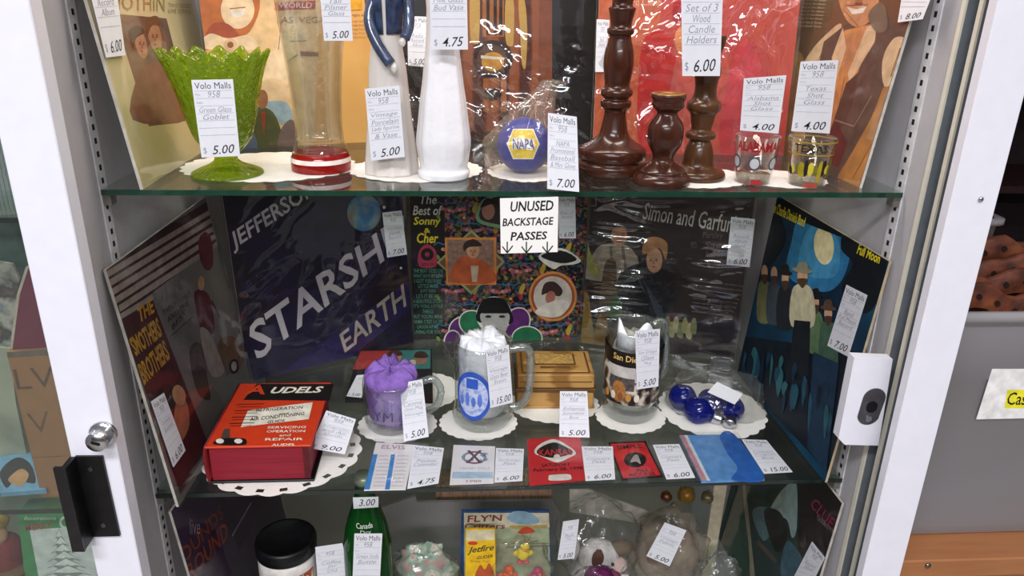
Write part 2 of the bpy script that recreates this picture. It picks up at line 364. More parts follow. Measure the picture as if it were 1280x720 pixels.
# ---------------------------------------------------------------- albums
def album(name, label, x, y, z, az, lean, face, back=CARD, sw=.315, sh=.315, fm=FILM, marg=.004, wr=None, cat='record album', group='record albums on display'):
    az = math.radians(az); ln = math.radians(lean)
    d = Vector((math.cos(az), math.sin(az), 0)); nb = Vector((-math.sin(az), math.cos(az), 0)); up = Vector((0, 0, math.cos(ln)))+nb*math.sin(ln)
    n = d.cross(up); M = frame((x, y, z), d, n)
    root = empty(name, M=M, label=label, cat=cat, group=group)
    v, f = boxv(0, sw, 0, sh, -.0035, 0); mesh('sleeve', v, f, [back, face], root, fm=[0, 0, 0, 0, 0, 1])
    if fm:
        mb = MB(); z_ = .0036
        if wr:
            am, fx, fy, tw, sd = wr; n = 84; v = []; f = []
            for i in range(n+1):
                for j in range(n+1):
                    x_ = -marg+(sw+2*marg)*i/n; y_ = (sh+marg)*j/n; ed = min(1, min(i, j, n-i, n-j)/5); a_ = x_+tw*y_; b_ = y_-tw*x_
                    n1 = noise.noise(Vector((a_*fx, b_*fy, sd))); n2 = noise.noise(Vector((a_*fx*2.1+3, b_*fy*1.9, sd+5))); g_ = max(0, noise.noise(Vector((x_*9, y_*9, sd+9)))+.25)
                    v.append((x_, y_, z_+ed*g_*am*((1-min(1, abs(n1)*2.2))**3+.5*(1-min(1, abs(n2)*2.6))**3)))
            for i in range(n):
                for j in range(n): f.append((i*(n+1)+j, (i+1)*(n+1)+j, (i+1)*(n+1)+j+1, i*(n+1)+j+1))
            mb.add(v, f, fm)
        else: mb.add([(-marg, 0, z_), (sw+marg, 0, z_), (sw+marg, sh+marg, z_), (-marg, sh+marg, z_)], [(0, 1, 2, 3)], fm)
        mb.add([(-marg, 0, z_), (-marg, sh+marg, z_), (-marg*.3, sh+marg*.3, -.004), (-marg*.3, 0, -.004)], [(0, 1, 2, 3)], fm); mb.add([(sw+marg, 0, z_), (sw+marg, sh+marg, z_), (sw+marg*.3, sh+marg*.3, -.004), (sw+marg*.3, 0, -.004)], [(0, 1, 2, 3)], fm)
        mb.add([(-marg, sh+marg, z_), (sw+marg, sh+marg, z_), (sw+marg*.3, sh+marg*.3, -.004), (-marg*.3, sh+marg*.3, -.004)], [(0, 1, 2, 3)], fm); mb.build('plastic_cover', root, True)
    A_ = Art(root, pxfn(M), .0001); A_.clip = (sw, sh); return root, M, A_
# ================================================================ THE SETTING
FLOORM = ramp_mat('shop_floor_tiles', ['#8d8781', '#a29b92'], 8, rough=.5)
struct(box('floor', -4, 4, -4, 4, -1.04, -1.0, FLOORM))
SHOPW = ramp_mat('dim_shop_wall', ['#3a2a26', '#4a3a33', '#2c2426'], 3, rough=.8)
struct(box('wall_back', -4, 4, 2.2, 2.25, -1.0, 2.2, SHOPW))
struct(box('added_wall_front', -4, 4, -4.0, -3.9, -1.0, 1.0, ramp_mat('added_dark_wall', ['#2a2422', '#4a4038', '#38302e', '#5a4c44'], 6, rough=.8)))  # unseen wall added to block ambient light and darken sleeve reflections
XL = at_y(88, 240, -.105).x; XL0 = at_y(20, 240, -.105).x      # left door stile, right and left edge
XR = at_y(1189, 240, -.105).x; XR1 = at_y(1247, 240, -.105).x  # right stile
cab = empty('display_cabinet', (0, 0, -1.0), 'white display cabinet with slotted shelf strips and twin sliding door tracks', 'cabinet')
def cpart(o): o.location = o.location - Vector((0, 0, -1.0)); o.parent = cab; return o
BACKM = mat('#8f867c', .6, var=.08, scale=4)
cpart(box('back_panel', -1.3, XR1, .555, .565, -.95, .95, BACKM))
cpart(box('side_panel', -.470, -.4555, -.085, .555, -.95, .95, PANEL))
cpart(box('side_panel', .4755, XR1, -.10, .555, -.95, .95, PANEL))
cpart(box('top_panel', -1.3, XR1, -.10, .565, .93, .95, WHITE)); cpart(box('base_panel', -1.3, XR1, -.10, .565, -.99, -.95, WHITE))
cpart(box('stile', XR, XR1, -.108, -.094, -.99, .95, WHITE, b=.001))
cpart(box('track_channel', .4700, .4754, -.094, -.033, -.95, .93, GROOVE_SHADE))
def jamb_y(px):
    a, b = -.14, .05
    for _ in range(40):
        m_ = (a+b)/2
        if proj((.4535, m_, .396))[0] > px: a = m_
        else: b = m_
    return a
for y0 in (jamb_y(1151), jamb_y(1169)):
    cpart(box('track_rib', .4560, .4700, y0, y0+.0045, -.95, .93, GROOVE_SHADE)); cpart(box('rib_cap', .4535, .4560, y0-.0008, y0+.0055, -.95, .93, CREAM))  # rib sides coloured grey as groove shade; only the caps stay cream
cpart(box('side_liner', .4555, .4755, jamb_y(1149), .555, -.95, .95, PANEL))
cpart(box('track_brush', .4600, .4700, -.094, -.0815, -.95, .93, mat('#3c3a44', .8)))
cpart(box('track_channel', -.4590, -.4545, -.089, -.060, -.95, .93, mat('#544e54', .7)))
cpart(box('track_rib', -.4555, -.4515, -.0640, -.0585, -.95, .93, CREAM))
scr = at_y(1226, 249, -.109); cpart(lathe('screw', [(.0028, 0), (.0028, .001), (.0015, .0018), (0, .0018)], CHROME, seg=14)).matrix_basis = Matrix.Translation(scr+Vector((0, 0, 1.0))) @ Matrix.Rotation(math.pi/2, 4, 'X')
DARK = mat('#1c1a1e', .7)
for sx, xx in ((1, -.4555), (-1, .4555)):
    st = cpart(box('slotted_strip', min(xx, xx+sx*.0016), max(xx, xx+sx*.0016), .004, .022, -.95, .93, mat('#d3d1d4', .4)))
    mb = MB()
    for k in range(118):
        zz = -.80+k*.0145; mb.box(min(xx+sx*.0012, xx+sx*.0019), max(xx+sx*.0012, xx+sx*.0019), .0105, .0155, zz, zz+.0062, DARK)
    o = mb.build('slots', st); o['kind'] = 'stuff'
    for zs in (Z1, Z2):
        cpart(box('shelf_clip', min(xx, xx+sx*.010), max(xx, xx+sx*.010), .006, .020, zs-.019, zs-.0065, mat('#8a8880', .4, .6)))
# lock keeper on the right track
Mk = frame(at_y(1082, 500, -.062), (1, 0, 0), (0, -1, 0)); fk = pxfn(Mk)
kp = [(1068, 447), (1116, 449), (1098, 557), (1056, 556), (1048, 548)]; kq = [fk(*p) for p in kp][::-1]
keep = empty('lock_keeper', M=Mk, label='white lock keeper box with dark oval key opening on the right door track', cat='lock')
mesh('housing', *prism(kq, -.014, 0), WHITE, keep)
def stadium(cx, cy, rx, ry, rot, n=20):
    p = []
    for k in range(n):
        t = 2*math.pi*k/n; x = rx*math.cos(t); y = (ry-rx)*(1 if math.sin(t) >= 0 else -1)+rx*math.sin(t)
        R = math.radians(rot); p.append((cx+x*math.cos(R)-y*math.sin(R), cy+x*math.sin(R)+y*math.cos(R)))
    return p
kc = fk(1089, 508); s = mpp(Mk.translation)
mesh('oval_plate', *prism(stadium(kc[0], kc[1], 14.5*s, 26*s, -6), 0, .0012), mat('#5d5a5e', .35, .6), keep)
mesh('key_opening', *prism(stadium(kc[0], kc[1], 7*s, 8*s, 0), .0012, .002), BLACK, keep)
mesh('screw', *prism(stadium(kc[0]-.001, kc[1]-17*s, 4*s, 4.2*s, 0), .0012, .0026), CHROME, keep)
# left sliding door: stile, pane, lock, pull
door = empty('sliding_door', (XL, -.105, -.95), 'closed sliding glass door with white stile, chrome lock and black pull', 'door')
def dpart(o): o.location = o.location - Vector((XL, -.105, -.95)); o.parent = door; return o
dpart(box('stile', XL0, XL, -.112, -.090, -.94, .92, WHITE, b=.001))
dpart(box('glass_pane', -1.25, XL0, -.104, -.100, -.92, .90, film('door_glass', '#eef2f0', haze=.02, hazecol='#cfd6d6', rough=.03, ior=1.5)))
dpart(box('bottom_rail', -1.25, XL0, -.112, -.090, -.94, -.90, WHITE)); dpart(box('top_rail', -1.25, XL0, -.112, -.090, .86, .92, WHITE))
Mp = frame(at_y(122, 618, -.1125), (1, 0, 0), (0, -1, 0)); fp = pxfn(Mp); s = mpp(Mp.translation)
lk = at_y(130, 541, -.112)
def dplace(o, M): o.matrix_basis = Matrix.Translation(-Vector((XL, -.105, -.95))) @ M; o.parent = door; return o
Ml = frame(lk, (1, 0, 0), (0, -1, 0))
lock = dplace(lathe('lock_cylinder', [(16*s, 0), (16.5*s, .003), (14.5*s, .0045), (13*s, .005), (12.5*s, .019), (11.5*s, .0205), (0, .0205)], CHROME, seg=32), Ml)
mesh('keyhole', *prism(stadium(0, 0, 2.2*s, 5.5*s, 70), .0204, .0209), BLACK, lock)
pq = [fp(*p) for p in ((118, 669), (151, 668), (129, 569), (95, 569))]
pull = dplace(mesh('pull_handle', *prism(pq, 0, .003), BLACK), Mp)
fl = [fp(*p) for p in ((112, 669), (119, 669), (96, 569), (89, 569))]
mesh('grip', *prism(fl, .003, .022), BLACK, pull)
gl_ = [fp(*p) for p in ((104, 670), (119, 670), (96, 568), (81, 568))]
mesh('grip_lip', *prism(gl_, .022, .026), mat('#1b1a1c', .3), pull)
for p in ((115, 584), (131, 654)):
    a, b = fp(*p); mesh('screw', *prism(stadium(a, b, 3*s, 3.2*s, 0), .003, .0042), mat('#6a6a66', .3, 1), pull)
# glass shelves
def glass_shelf(x0, x1, z, label, edge, y1=.45):
    r = empty('glass_shelf', ((x0+x1)/2, .2, z), label, 'shelf', 'glass shelves')
    mesh('pane', *boxv(x0-(x0+x1)/2, x1-(x0+x1)/2, -.1985, y1-.2, -.006, 0), SHELF, r)
    mesh('front_edge', *boxv(x0-(x0+x1)/2, x1-(x0+x1)/2, -.2, -.1985, -.006, 0), edge, r)
    return r
glass_shelf(-.452, .452, Z1, 'upper glass shelf holding vases, candlesticks and shot glasses', EDGE)
glass_shelf(-.452, .452, Z2, 'middle glass shelf holding mugs, the red book and backstage passes', EDGE2)
glass_shelf(-.452, .452, Z3, 'lowest glass shelf holding the green bottle and bagged toys', EDGE2, .53)
glass_shelf(-1.25, -.475, at_y(60, 625, .02).z, 'glass shelf behind the closed sliding door at the left', EDGE2)
glass_shelf(-1.25, -.475, at_y(10, 266, .02).z, 'high glass shelf behind the closed door above the maroon bag', EDGE2)
# ================================================================ ALBUMS, TOP SHELF
SKIN = mat('#b98a68', .6); SKIN2 = mat('#c79c7c', .6); TEXTW = mat('#d9d5cc', .6); YEL = mat('#e2cf25', .6)
def features(A, x, y, w, h, dark=mat('#3a2018', .6)):
    for sx in (-1, 1): A.ell(x+sx*w*.42, y-h*.12, w*.17, h*.07, dark, n=10); A.ell(x+sx*w*.42, y-h*.28, w*.22, h*.04, dark, n=8)
    A.blob([(x-w*.06, y-h*.1), (x+w*.1, y-h*.1), (x+w*.16, y+h*.22), (x-w*.08, y+h*.22)], mat('#8a5c44', .6)); A.ell(x, y+h*.48, w*.32, h*.07, mat('#7a3a30', .6), n=12)
r, M_a, A = album('record_album', 'cream album with a brown photo of two people leaning on the upper left side wall', -.408, .003, Z1, 90, 7.5,
                  ramp_mat('cream_cover', ['#cdbd84', '#d9cba0', '#d2b98f'], 6, rough=.5), fm=FLAT)
A.poly([(142, 17), (208, 23), (240, 150), (186, 158)], ramp_mat('brown_photo', ['#4b3c35', '#6b5043', '#7e5c48'], 18, rough=.6))
A.blob([(166, 150), (172, 95), (190, 80), (215, 90), (236, 148)], mat('#7a4636', .7))
A.ell(176, 55, 7, 19, SKIN, -14); A.ell(193, 44, 8, 22, mat('#a9805c', .6), -12); A.blob([(166, 62), (160, 40), (172, 32), (181, 40), (170, 48)], mat('#3a2a22', .7)); A.blob([(183, 48), (182, 26), (196, 20), (204, 34), (190, 32)], mat('#5a3d28', .7))
features(A, 177, 57, 5.5, 15); features(A, 193, 48, 6, 16); A.row('MOTHIN', 136, 205, -8, 12, mat('#a08a58', .6), .0, sl=.04); A.row('TWO VOICES', 210, 238, 4, 9, mat('#94805a', .7), sl=.05); A.row('LIVE SONGS', 210, 238, 11, 16, mat('#94805a', .7), sl=.05)
A.build('cover_print'); MA = M_a
ORG = ramp_mat('orange_cover', ['#d19a4d', '#dba85c', '#cf934a'], 5, rough=.5)
r, M_b, A = album('record_album', 'orange album with cartoon faces standing behind the green goblet and tall beer glass', -.392, .224, Z1, 18.5, 7, ORG, sw=.272, sh=.30, fm=FLAT)
PALE = mat('#e3c79f', .6); LN = mat('#8a5a34', .7)
A.poly([(290, -30), (402, -30), (398, 40), (392, 182), (300, 186), (278, 150), (270, 60)], mat('#dcb885', .6))
A.blob([(248, 60), (250, -20), (300, -30), (325, 0), (312, 40), (285, 50)], mat('#b5652c', .6))
A.ell(297, 12, 21, 24, PALE); A.blob([(288, 12), (297, 16), (306, 11), (303, 20), (292, 21)], TEXTW); A.line((287, 11), (307, 9), .0012, LN)
A.blob([(255, 52), (265, 30), (285, 30), (300, 46), (296, 58), (268, 60)], mat('#a24a2a', .6)); A.blob([(250, 60), (262, 42), (285, 48), (312, 44), (318, 62)], PALE)
A.ell(288, 56, 8, 8, mat('#d8b184', .6)); A.ell(288, 56, 4, 4, LN)
A.blob([(345, 60), (352, 22), (368, 18), (380, 35), (384, 50), (372, 54), (366, 60), (372, 68), (360, 78), (362, 100), (350, 120), (330, 116), (326, 95), (330, 70)], PALE)
A.line((352, 24), (348, 62), .001, LN); A.line((362, 52), (383, 51), .0012, LN); A.line((372, 68), (358, 78), .0012, LN); A.poly([(375, 64), (398, 65), (398, 71), (375, 70)], LN)
A.blob([(325, 104), (345, 98), (362, 110), (360, 124), (340, 130), (326, 124)], mat('#d9b98f', .6))
A.blob([(330, 128), (358, 128), (366, 150), (352, 156), (340, 140)], mat('#8fa4ae', .6))
A.blob([(306, 186), (318, 140), (330, 134), (345, 146), (352, 184)], mat('#4f5230', .7)); A.ell(328, 124, 7, 12, mat('#8f5d3a', .6)); A.poly([(326, 140), (332, 140), (330, 170)], mat('#a33a2c', .6))
A.blob([(348, 184), (352, 160), (366, 150), (372, 182)], mat('#6d5a58', .7)); A.blob([(300, 186), (302, 160), (312, 158), (322, 184)], mat('#5a6684', .7))
A.poly([(343, 3), (394, 1), (394, 11), (343, 13)], mat('#b8221f', .5)); A.row('WORLD', 348, 390, 3, 10, TEXTW, .02)
A.row('LAS  VEGAS', 346, 412, 21, 29, mat('#8a5a34', .6), .0); A.row('sights and sounds', 440, 472, 17, 21, LN)
for k in range(5): A.row('songs from the show', 438, 474, 25+k*5, 28+k*5, mat('#a8743c', .7))
A.poly([(436, 0), (452, 0), (452, 12), (436, 13)], mat('#d99c1e', .6)); A.poly([(456, 0), (472, 0), (472, 13), (456, 13)], mat('#d9a82e', .6))
A.build('cover_print')
WOODP = ramp_mat('radio_wood_print', ['#4c2113', '#6d321b', '#8a4a26'], 10, 'wave', .45, (1, .15, 1))
r, M_c, A = album('record_album', 'black album picturing an old wooden table radio behind the milk glass vase', -.158, .286, Z1, 1, 5, mat('#141013', .35), fm=FILMW, wr=(.008, 10, 24, -.7, 2))
A.poly([(535, 178), (690, 177), (690, -10), (535, -10)], WOODP); A.poly([(672, 177), (688, 177), (688, -10), (674, -10)], mat('#7a3e20', .5)); A.poly([(535, 178), (690, 177), (690, 164), (535, 165)], mat('#3a190f', .5))
GOLD = mat('#b8924a', .6, var=.2, scale=900); BR = mat('#2a140c', .6); OCH = mat('#96592b', .5)
for x0, x1, t, bt in ((588, 599, -8, 55), (632, 642, 0, 58)): A.blob([(x0, t), (x1, t), (x1, bt-8), ((x0+x1)/2+2, bt), (x0, bt-8)], GOLD)
A.poly([(603, -10), (630, -10), (630, 46), (603, 46)], OCH)
for x0 in (608, 617, 624): A.poly([(x0, -10), (x0+4, -10), (x0+4, 44), (x0, 44)], BR)
A.blob([(648, -5), (656, 2), (659, 40), (657, 84), (652, 78), (650, 40)], GOLD)
A.ell(616, 74, 25, 24, BR); A.ell(615, 74, 19, 18, mat('#57392a', .4)); A.ell(616, 77, 14, 12, mat('#c08a2c', .4)); A.poly([(601, 69), (631, 72), (630, 75), (601, 73)], mat('#d8cfc0', .4))
for x0 in (604, 614, 626): A.poly([(x0, 98), (x0+7, 98), (x0+7, 140), (x0, 140)], OCH)
A.ell(615, 118, 12, 8, BR)
A.build('cover_print')
REDC = ramp_mat('red_cover', ['#b23a34', '#bd463e', '#c25646'], 4, rough=.45)
r, M_d, A = album('record_album', 'red album with faint pink figures behind the wooden candlesticks', .123, .222, Z1, -2, 6, REDC, sw=.272, fm=FILMW, wr=(.009, 14, 20, .4, 4))
PK = mat('#c4564a', .5); A.poly([(742, 195), (745, -20), (830, -20), (820, 60), (800, 195)], mat('#c4623e', .5)); A.blob([(800, 190), (800, 70), (815, 40), (840, 50), (850, 120), (845, 190)], mat('#c02f2c', .5))
A.blob([(835, 190), (850, 50), (870, 10), (900, 10), (905, 60), (930, 190)], PK); A.ell(858, 50, 15, 20, mat('#d98a5a', .6)); A.blob([(900, 190), (915, 80), (935, 50), (955, 100), (955, 190)], mat('#c9404a', .5))
A.blob([(842, 30), (846, -10), (880, -15), (892, 10), (876, 20), (862, 16)], mat('#a8262a', .5))
A.row('Wizard Climb', 768, 827, -2, 7, mat('#e6b79a', .6)); A.build('cover_print')
BRN = ramp_mat('brown_cover', ['#5a4130', '#6d4f36', '#7d5f42'], 5, rough=.5)
r, M_e, A = album('record_album', 'brown album showing a smiling man in a vest leaning on the upper right side wall', .397, .338, Z1, -87.5, 6.5, BRN, fm=FLAT)
A.poly([(940, 205), (962, 70), (996, 60), (1000, 205)], mat('#9a7638', .6, var=.4, scale=25)); A.blob([(965, 80), (985, 60), (1005, 75), (990, 130), (968, 140)], mat('#b08c4a', .6, var=.3))
SHAD = mat('#4a3a2e', .6, var=.3); VEST = mat('#57493d', .6, var=.3); SHIRT = mat('#d2b48e', .6); TANS = mat('#b27c40', .6, var=.25, scale=40); TAND = mat('#8f5f30', .6)
A.blob([(952, 222), (968, 160), (990, 105), (1008, 84), (1024, 96), (1012, 150), (996, 222)], TANS); A.line((975, 200), (1004, 110), .002, TAND); A.line((986, 210), (1012, 120), .002, TAND)
A.blob([(1000, 92), (1014, 64), (1034, 42), (1052, 30), (1046, 66), (1032, 100), (1016, 118)], SHIRT); A.line((1018, 84), (1036, 50), .0015, TAND)
A.poly([(1030, 52), (1058, 30), (1112, 22), (1140, 50), (1150, 80), (1128, 150), (1076, 236), (996, 224), (1012, 130)], VEST)
A.poly([(1040, 74), (1056, 38), (1090, 30), (1080, 70), (1052, 150), (1034, 170), (1036, 110)], mat('#c4884e', .6)); A.poly([(1050, 46), (1086, 34), (1078, 62), (1060, 92), (1052, 78)], mat('#b98056', .6))
A.poly([(1040, 72), (1054, 34), (1058, 60), (1046, 100)], SHIRT); A.poly([(1084, 34), (1096, 30), (1094, 52), (1062, 104), (1060, 92)], SHIRT); A.line((1056, 96), (1044, 160), .0018, TAND)
A.poly([(1058, 104), (1074, 90), (1066, 130), (1040, 186), (1030, 188)], SHAD); A.poly([(1036, 170), (1046, 150), (1060, 180), (1048, 210), (1030, 200)], mat('#5c2c26', .6)); A.line((1044, 150), (1068, 158), .002, mat('#8a7466', .6)); A.line((1068, 158), (1090, 120), .002, mat('#8a7466', .6))
A.blob([(1062, 236), (1046, 226), (1066, 190), (1090, 146), (1108, 104), (1128, 90), (1142, 104), (1132, 150), (1108, 196), (1084, 234)], TANS); A.blob([(1106, 108), (1104, 74), (1118, 48), (1134, 50), (1142, 78), (1138, 108), (1124, 100)], SHIRT)
for a_, b_ in (((1074, 214), (1112, 140)), ((1090, 200), (1124, 124)), ((1066, 224), (1090, 180)), ((1114, 96), (1126, 60))): A.line(a_, b_, .0022, TAND)
A.blob([(1048, -6), (1054, -34), (1094, -36), (1100, -4), (1092, 22), (1074, 34), (1058, 24)], mat('#c08a60', .6)); features(A, 1074, -6, 17, 22); A.poly([(1060, 9), (1072, 12), (1084, 8), (1080, 16), (1066, 18)], TEXTW); A.line((1058, 7), (1086, 6), .001, mat('#7a4432', .6)); A.blob([(1070, 2), (1074, -12), (1079, 2)], mat('#a8734c', .6)); A.blob([(1086, 20), (1098, 4), (1108, 10), (1110, 36), (1096, 40)], mat('#6d6252', .6)); A.line((1057, 14), (1074, 33), .0016, mat('#a06f4c', .6))
for k in range(8): A.row('as sung on the album' if k < 6 else 'recorded live', 1000-k, 1034-k, -2+k*4.6, 1+k*4.6, mat('#c8b496', .7), sl=.05)
A.build('cover_print')
# ================================================================ ALBUMS, MIDDLE SHELF
r, M_f, A = album('record_album', 'grey and maroon album with yellow lettering leaning on the left wall', -.414, -.026, Z2, 88, 6.5,
                  ramp_mat('grey_cover', ['#54504e', '#6e6a66', '#7a756f'], 8, rough=.5), fm=FLAT)
MAR = mat('#42181e', .6); A.poly([(125, 333), (262, 250), (277, 300), (146, 400)], mat('#3c1c20', .6))
for k in range(5):
    o = 10*k; A.poly([(131+o*.42, 340+o*1.05), (262+o*.30, 262+o*.95), (263+o*.30, 268+o*.95), (133+o*.42, 348+o*1.05)], mat('#978880', .7))
A.poly([(150, 398), (190, 374), (262, 560), (225, 618)], MAR); A.poly([(147, 394), (190, 368), (192, 374), (150, 400)], mat('#8d8682', .6))
YO = mat('#b98a26', .6)
A.text('THE', (174, 404), (193, 390), (189, 372), (171, 386), YO, .06); A.text('SMOTHERS', (170, 446), (203, 420), (196, 396), (160, 424), YO, .06); A.text('BROTHERS', (180, 482), (213, 448), (204, 424), (171, 456), YO, .06)
A.blob([(248, 300), (256, 290), (264, 300), (266, 330), (258, 338), (250, 325)], mat('#5b2228', .6)); A.blob([(242, 370), (250, 362), (262, 372), (268, 410), (262, 418), (250, 410)], mat('#5a2226', .6))
A.blob([(250, 410), (262, 416), (272, 440), (280, 465), (264, 470), (254, 440)], mat('#8d877c', .6)); A.ell(251, 354, 4, 9, SKIN); A.line((264, 376), (274, 396), .006, mat('#5a2226', .6))
A.blob([(236, 440), (250, 430), (260, 480), (262, 500), (246, 490)], mat('#3c332c', .7)); A.blob([(272, 430), (290, 420), (304, 440), (300, 460), (284, 466)], mat('#6a4a34', .7))
A.ell(292, 458, 6, 9, BLACK); A.ell(292, 458, 3.5, 6, mat('#9a958e', .6)); A.line((275, 420), (284, 470), .004, mat('#4e5a30', .7))
A.blob([(196, 500), (204, 480), (222, 488), (230, 506), (222, 520), (205, 520)], mat('#2a1a18', .7)); A.blob([(216, 545), (220, 500), (232, 502), (236, 530), (226, 552)], mat('#a2684e', .6)); A.ell(223, 494, 8, 13, SKIN, -15)
for k, t in enumerate(('TWENTY-FIVE HITS', 'AND THE', 'BEST')): A.text(t, (203+k*6, 395+k*9), (238-k*3, 370+k*11), (237-k*3, 364+k*11), (202+k*6, 388+k*9), mat('#2c2828', .7))
A.line((213, 420), (240, 396), .001, INK); A.build('cover_print')
SPACE = ramp_mat('night_space_cover', ['#0d0b16', '#181430', '#15101c', '#2a2050'], 9, rough=.4)
r, M_g, A = album('record_album', 'dark purple album with big diagonal silver lettering and a small globe', -.410, .300, Z2, 29, 6, SPACE, sw=.298, fm=FILM, wr=(.005, 8, 18, .7, 6))
SIL = ramp_mat('silver_lettering', ['#a09aa6', '#b4aeb4', '#c4bdbd'], 12, rough=.5)
A.poly([(330, 476), (372, 478), (512, 300), (512, 262), (318, 420)], mat('#191432', .4)); A.poly([(400, 478), (515, 385), (512, 350), (345, 470)], mat('#241c4a', .4))
A.text('JEFFERSON', (293, 318), (400, 246), (388, 222), (287, 292), SIL, .035); A.text('STARSHIP', (322, 452), (516, 298), (506, 264), (308, 408), SIL, .035); A.text('EARTH', (431, 441), (508, 382), (504, 354), (424, 418), mat('#a59a8e', .5), .03)
A.ell(455, 266, 21, 23, ramp_mat('blue_globe_print', ['#16406e', '#2c6c9c', '#6d8a8c', '#7a5a3a'], 28, rough=.4)); A.ell(480, 259, 2, 2, TEXTW); A.ell(501, 335, 1.5, 1.5, TEXTW)
A.build('cover_print')
FLO = ramp_mat('floral_print', ['#0d0d14', '#14131c', '#0f1020', '#7d2c34', '#2a5a6a', '#141018', '#a0622c', '#5a6a2a', '#101018', '#16406a', '#b0627a'], 210, 'voronoi', .45, contrast=(0, .92))
r, M_h, A = album('record_album', 'black floral album with a track list and portrait medallions behind the tall mug', -.150, .455, Z2, 0.5, 4, FLO, fm=FLAT)
A.poly([(513, 430), (556, 430), (556, 215), (508, 215)], mat('#0c0c10', .4))
A.row('The', 525, 546, 244, 255, TEXTW, .02, .2); A.row('Best of', 516, 553, 257, 269, TEXTW, .03, .2); A.row('Sonny', 517, 551, 271, 284, YEL, .04, .15); A.row('&', 530, 538, 285, 291, YEL, .04); A.row('Cher', 521, 548, 291, 304, YEL, .04, .15)
PNK = mat('#b2324e', .5); A.blob([(524, 333), (524, 314), (534, 305), (545, 314), (545, 333)], PNK, 3); A.ell(534, 318, 8, 8, BLACK); A.ell(534, 318, 3, 3, PNK); A.row('atco', 527, 542, 328, 332, BLACK, .02)
TEAL = mat('#4f967c', .6)
for k, t in enumerate(('THE BEAT GOES ON', 'WHAT NOW MY LOVE', 'I GOT YOU BABE', 'LITTLE MAN', 'JUST YOU', 'LET IT BE ME', 'A BEAUTIFUL STORY', "IT'S YOU, LITTLE", 'THINGS', "BUT YOU'RE MINE", "MAMA C'EST LA VIE", 'LAUGH AT ME', 'LIVING FOR YOU')):
    hw = min(18.5, len(t)*1.2); A.row(t, 535-hw, 535+hw, 336+k*6.35, 340.8+k*6.35, TEAL, .02)
for k in range(7):      # rows of pink and yellow flowers
    for j in range(2 if k % 2 else 3):
        x = 566+j*58+(k % 2)*26; y = 262+k*25
        [A.ell(x+dx, y-abs(dx)*.25+2, 2.6, 2.2, mat(('#b06a70', '#a8505c', '#c08a80')[(dx+k) % 3], .6, var=.4, scale=300)) for dx in range(-12, 13, 4)]
        for x1 in range(-24, 24, 6): A.line((x+x1, y-8+4*math.sin(x1*.5)), (x+x1+6, y-8+4*math.sin(x1*.5+3)), .002, mat('#2f6a9a', .6))
        A.blob([(x+24, y), (x+29, y-9), (x+32, y-7), (x+28, y+5)], mat('#b8983a', .6)); A.ell(x+27, y+8, 2.2, 4, mat('#a8323c', .6), 20); A.ell(x-18, y+9, 2, 3.4, mat('#6a8a3a', .6), -30); A.ell(x+14, y+10, 1.8, 1.8, mat('#c9a23a', .6))
OR = mat('#c9803c', .5); OL = mat('#6a4a2a', .5)
A.poly([(546, 326), (589, 285), (631, 325), (589, 366)], mat('#8a9a6a', .6)); A.poly([(549, 326), (589, 289), (627, 325), (589, 362)], mat('#7a4a34', .6))
A.poly([(556, 295), (620, 295), (620, 354), (558, 354)], OR); A.poly([(559, 298), (617, 298), (617, 351), (560, 351)], mat('#8a6a5a', .6, var=.3, scale=150))
A.blob([(564, 350), (568, 328), (580, 318), (600, 322), (616, 335), (616, 351)], mat('#b4552e', .6)); A.ell(591, 311, 8, 10, SKIN); A.blob([(580, 312), (580, 302), (592, 297), (602, 304), (598, 306), (586, 307)], mat('#2c1c18', .6)); features(A, 591, 313, 6, 8); A.poly([(588, 330), (598, 330), (596, 350), (590, 350)], mat('#b9a68e', .6))
A.blob([(596, 275), (600, 252), (620, 240), (652, 244), (656, 290), (630, 285)], mat('#6d8a6a', .6)); A.blob([(600, 272), (604, 254), (622, 244), (650, 248), (652, 284), (628, 280)], mat('#2c2024', .6)); A.ell(610, 262, 8, 11, mat('#9a6a58', .6)); A.blob([(600, 258), (608, 246), (622, 252), (612, 254)], mat('#1a1214', .6))
A.blob([(672, 318), (700, 308), (724, 322), (718, 328), (700, 330), (690, 334)], TEXTW); A.blob([(675, 318), (700, 311), (720, 322), (700, 327)], mat('#1a181c', .5))
A.ell(690, 368, 30, 31, mat('#c98a4a', .5)); A.ell(690, 368, 27, 28, mat('#a2452a', .5)); A.ell(690, 368, 24, 25, mat('#c9bfb2', .6)); A.blob([(676, 366), (680, 352), (692, 350), (702, 360), (698, 368), (684, 364)], mat('#3a2420', .6)); A.ell(687, 369, 6, 8, mat('#a8685a', .6), 20); A.blob([(668, 388), (680, 378), (700, 372), (711, 378), (700, 392), (684, 394)], mat('#d8cfc2', .6))
GRN = mat('#1f6a46', .5); PUR = mat('#5a2468', .5)
for cx, cy, rx, ry, rot, m in ((581, 413, 18, 20, -50, PUR), (592, 402, 18, 15, 30, GRN), (645, 401, 15, 19, 30, PUR), (658, 420, 18, 14, 0, GRN), (566, 425, 10, 14, 0, PUR)):
    A.ell(cx, cy, rx+1.6, ry+1.6, TEXTW, rot); A.ell(cx, cy, rx, ry, m, rot)
A.ell(617, 391, 22, 23, TEXTW); A.blob([(598, 400), (597, 384), (604, 372), (617, 369), (630, 372), (638, 386), (638, 402)], BLACK); A.blob([(602, 388), (634, 388), (634, 405), (626, 418), (610, 416), (603, 404)], mat('#a8a4a0', .6)); A.poly([(602, 389), (602, 379), (634, 379), (634, 389)], BLACK)
A.ell(610, 393, 4, 1.5, INK); A.ell(627, 393, 4, 1.5, INK); A.ell(618, 408, 4, 1.5, mat('#4a4648', .6)); A.build('cover_print')
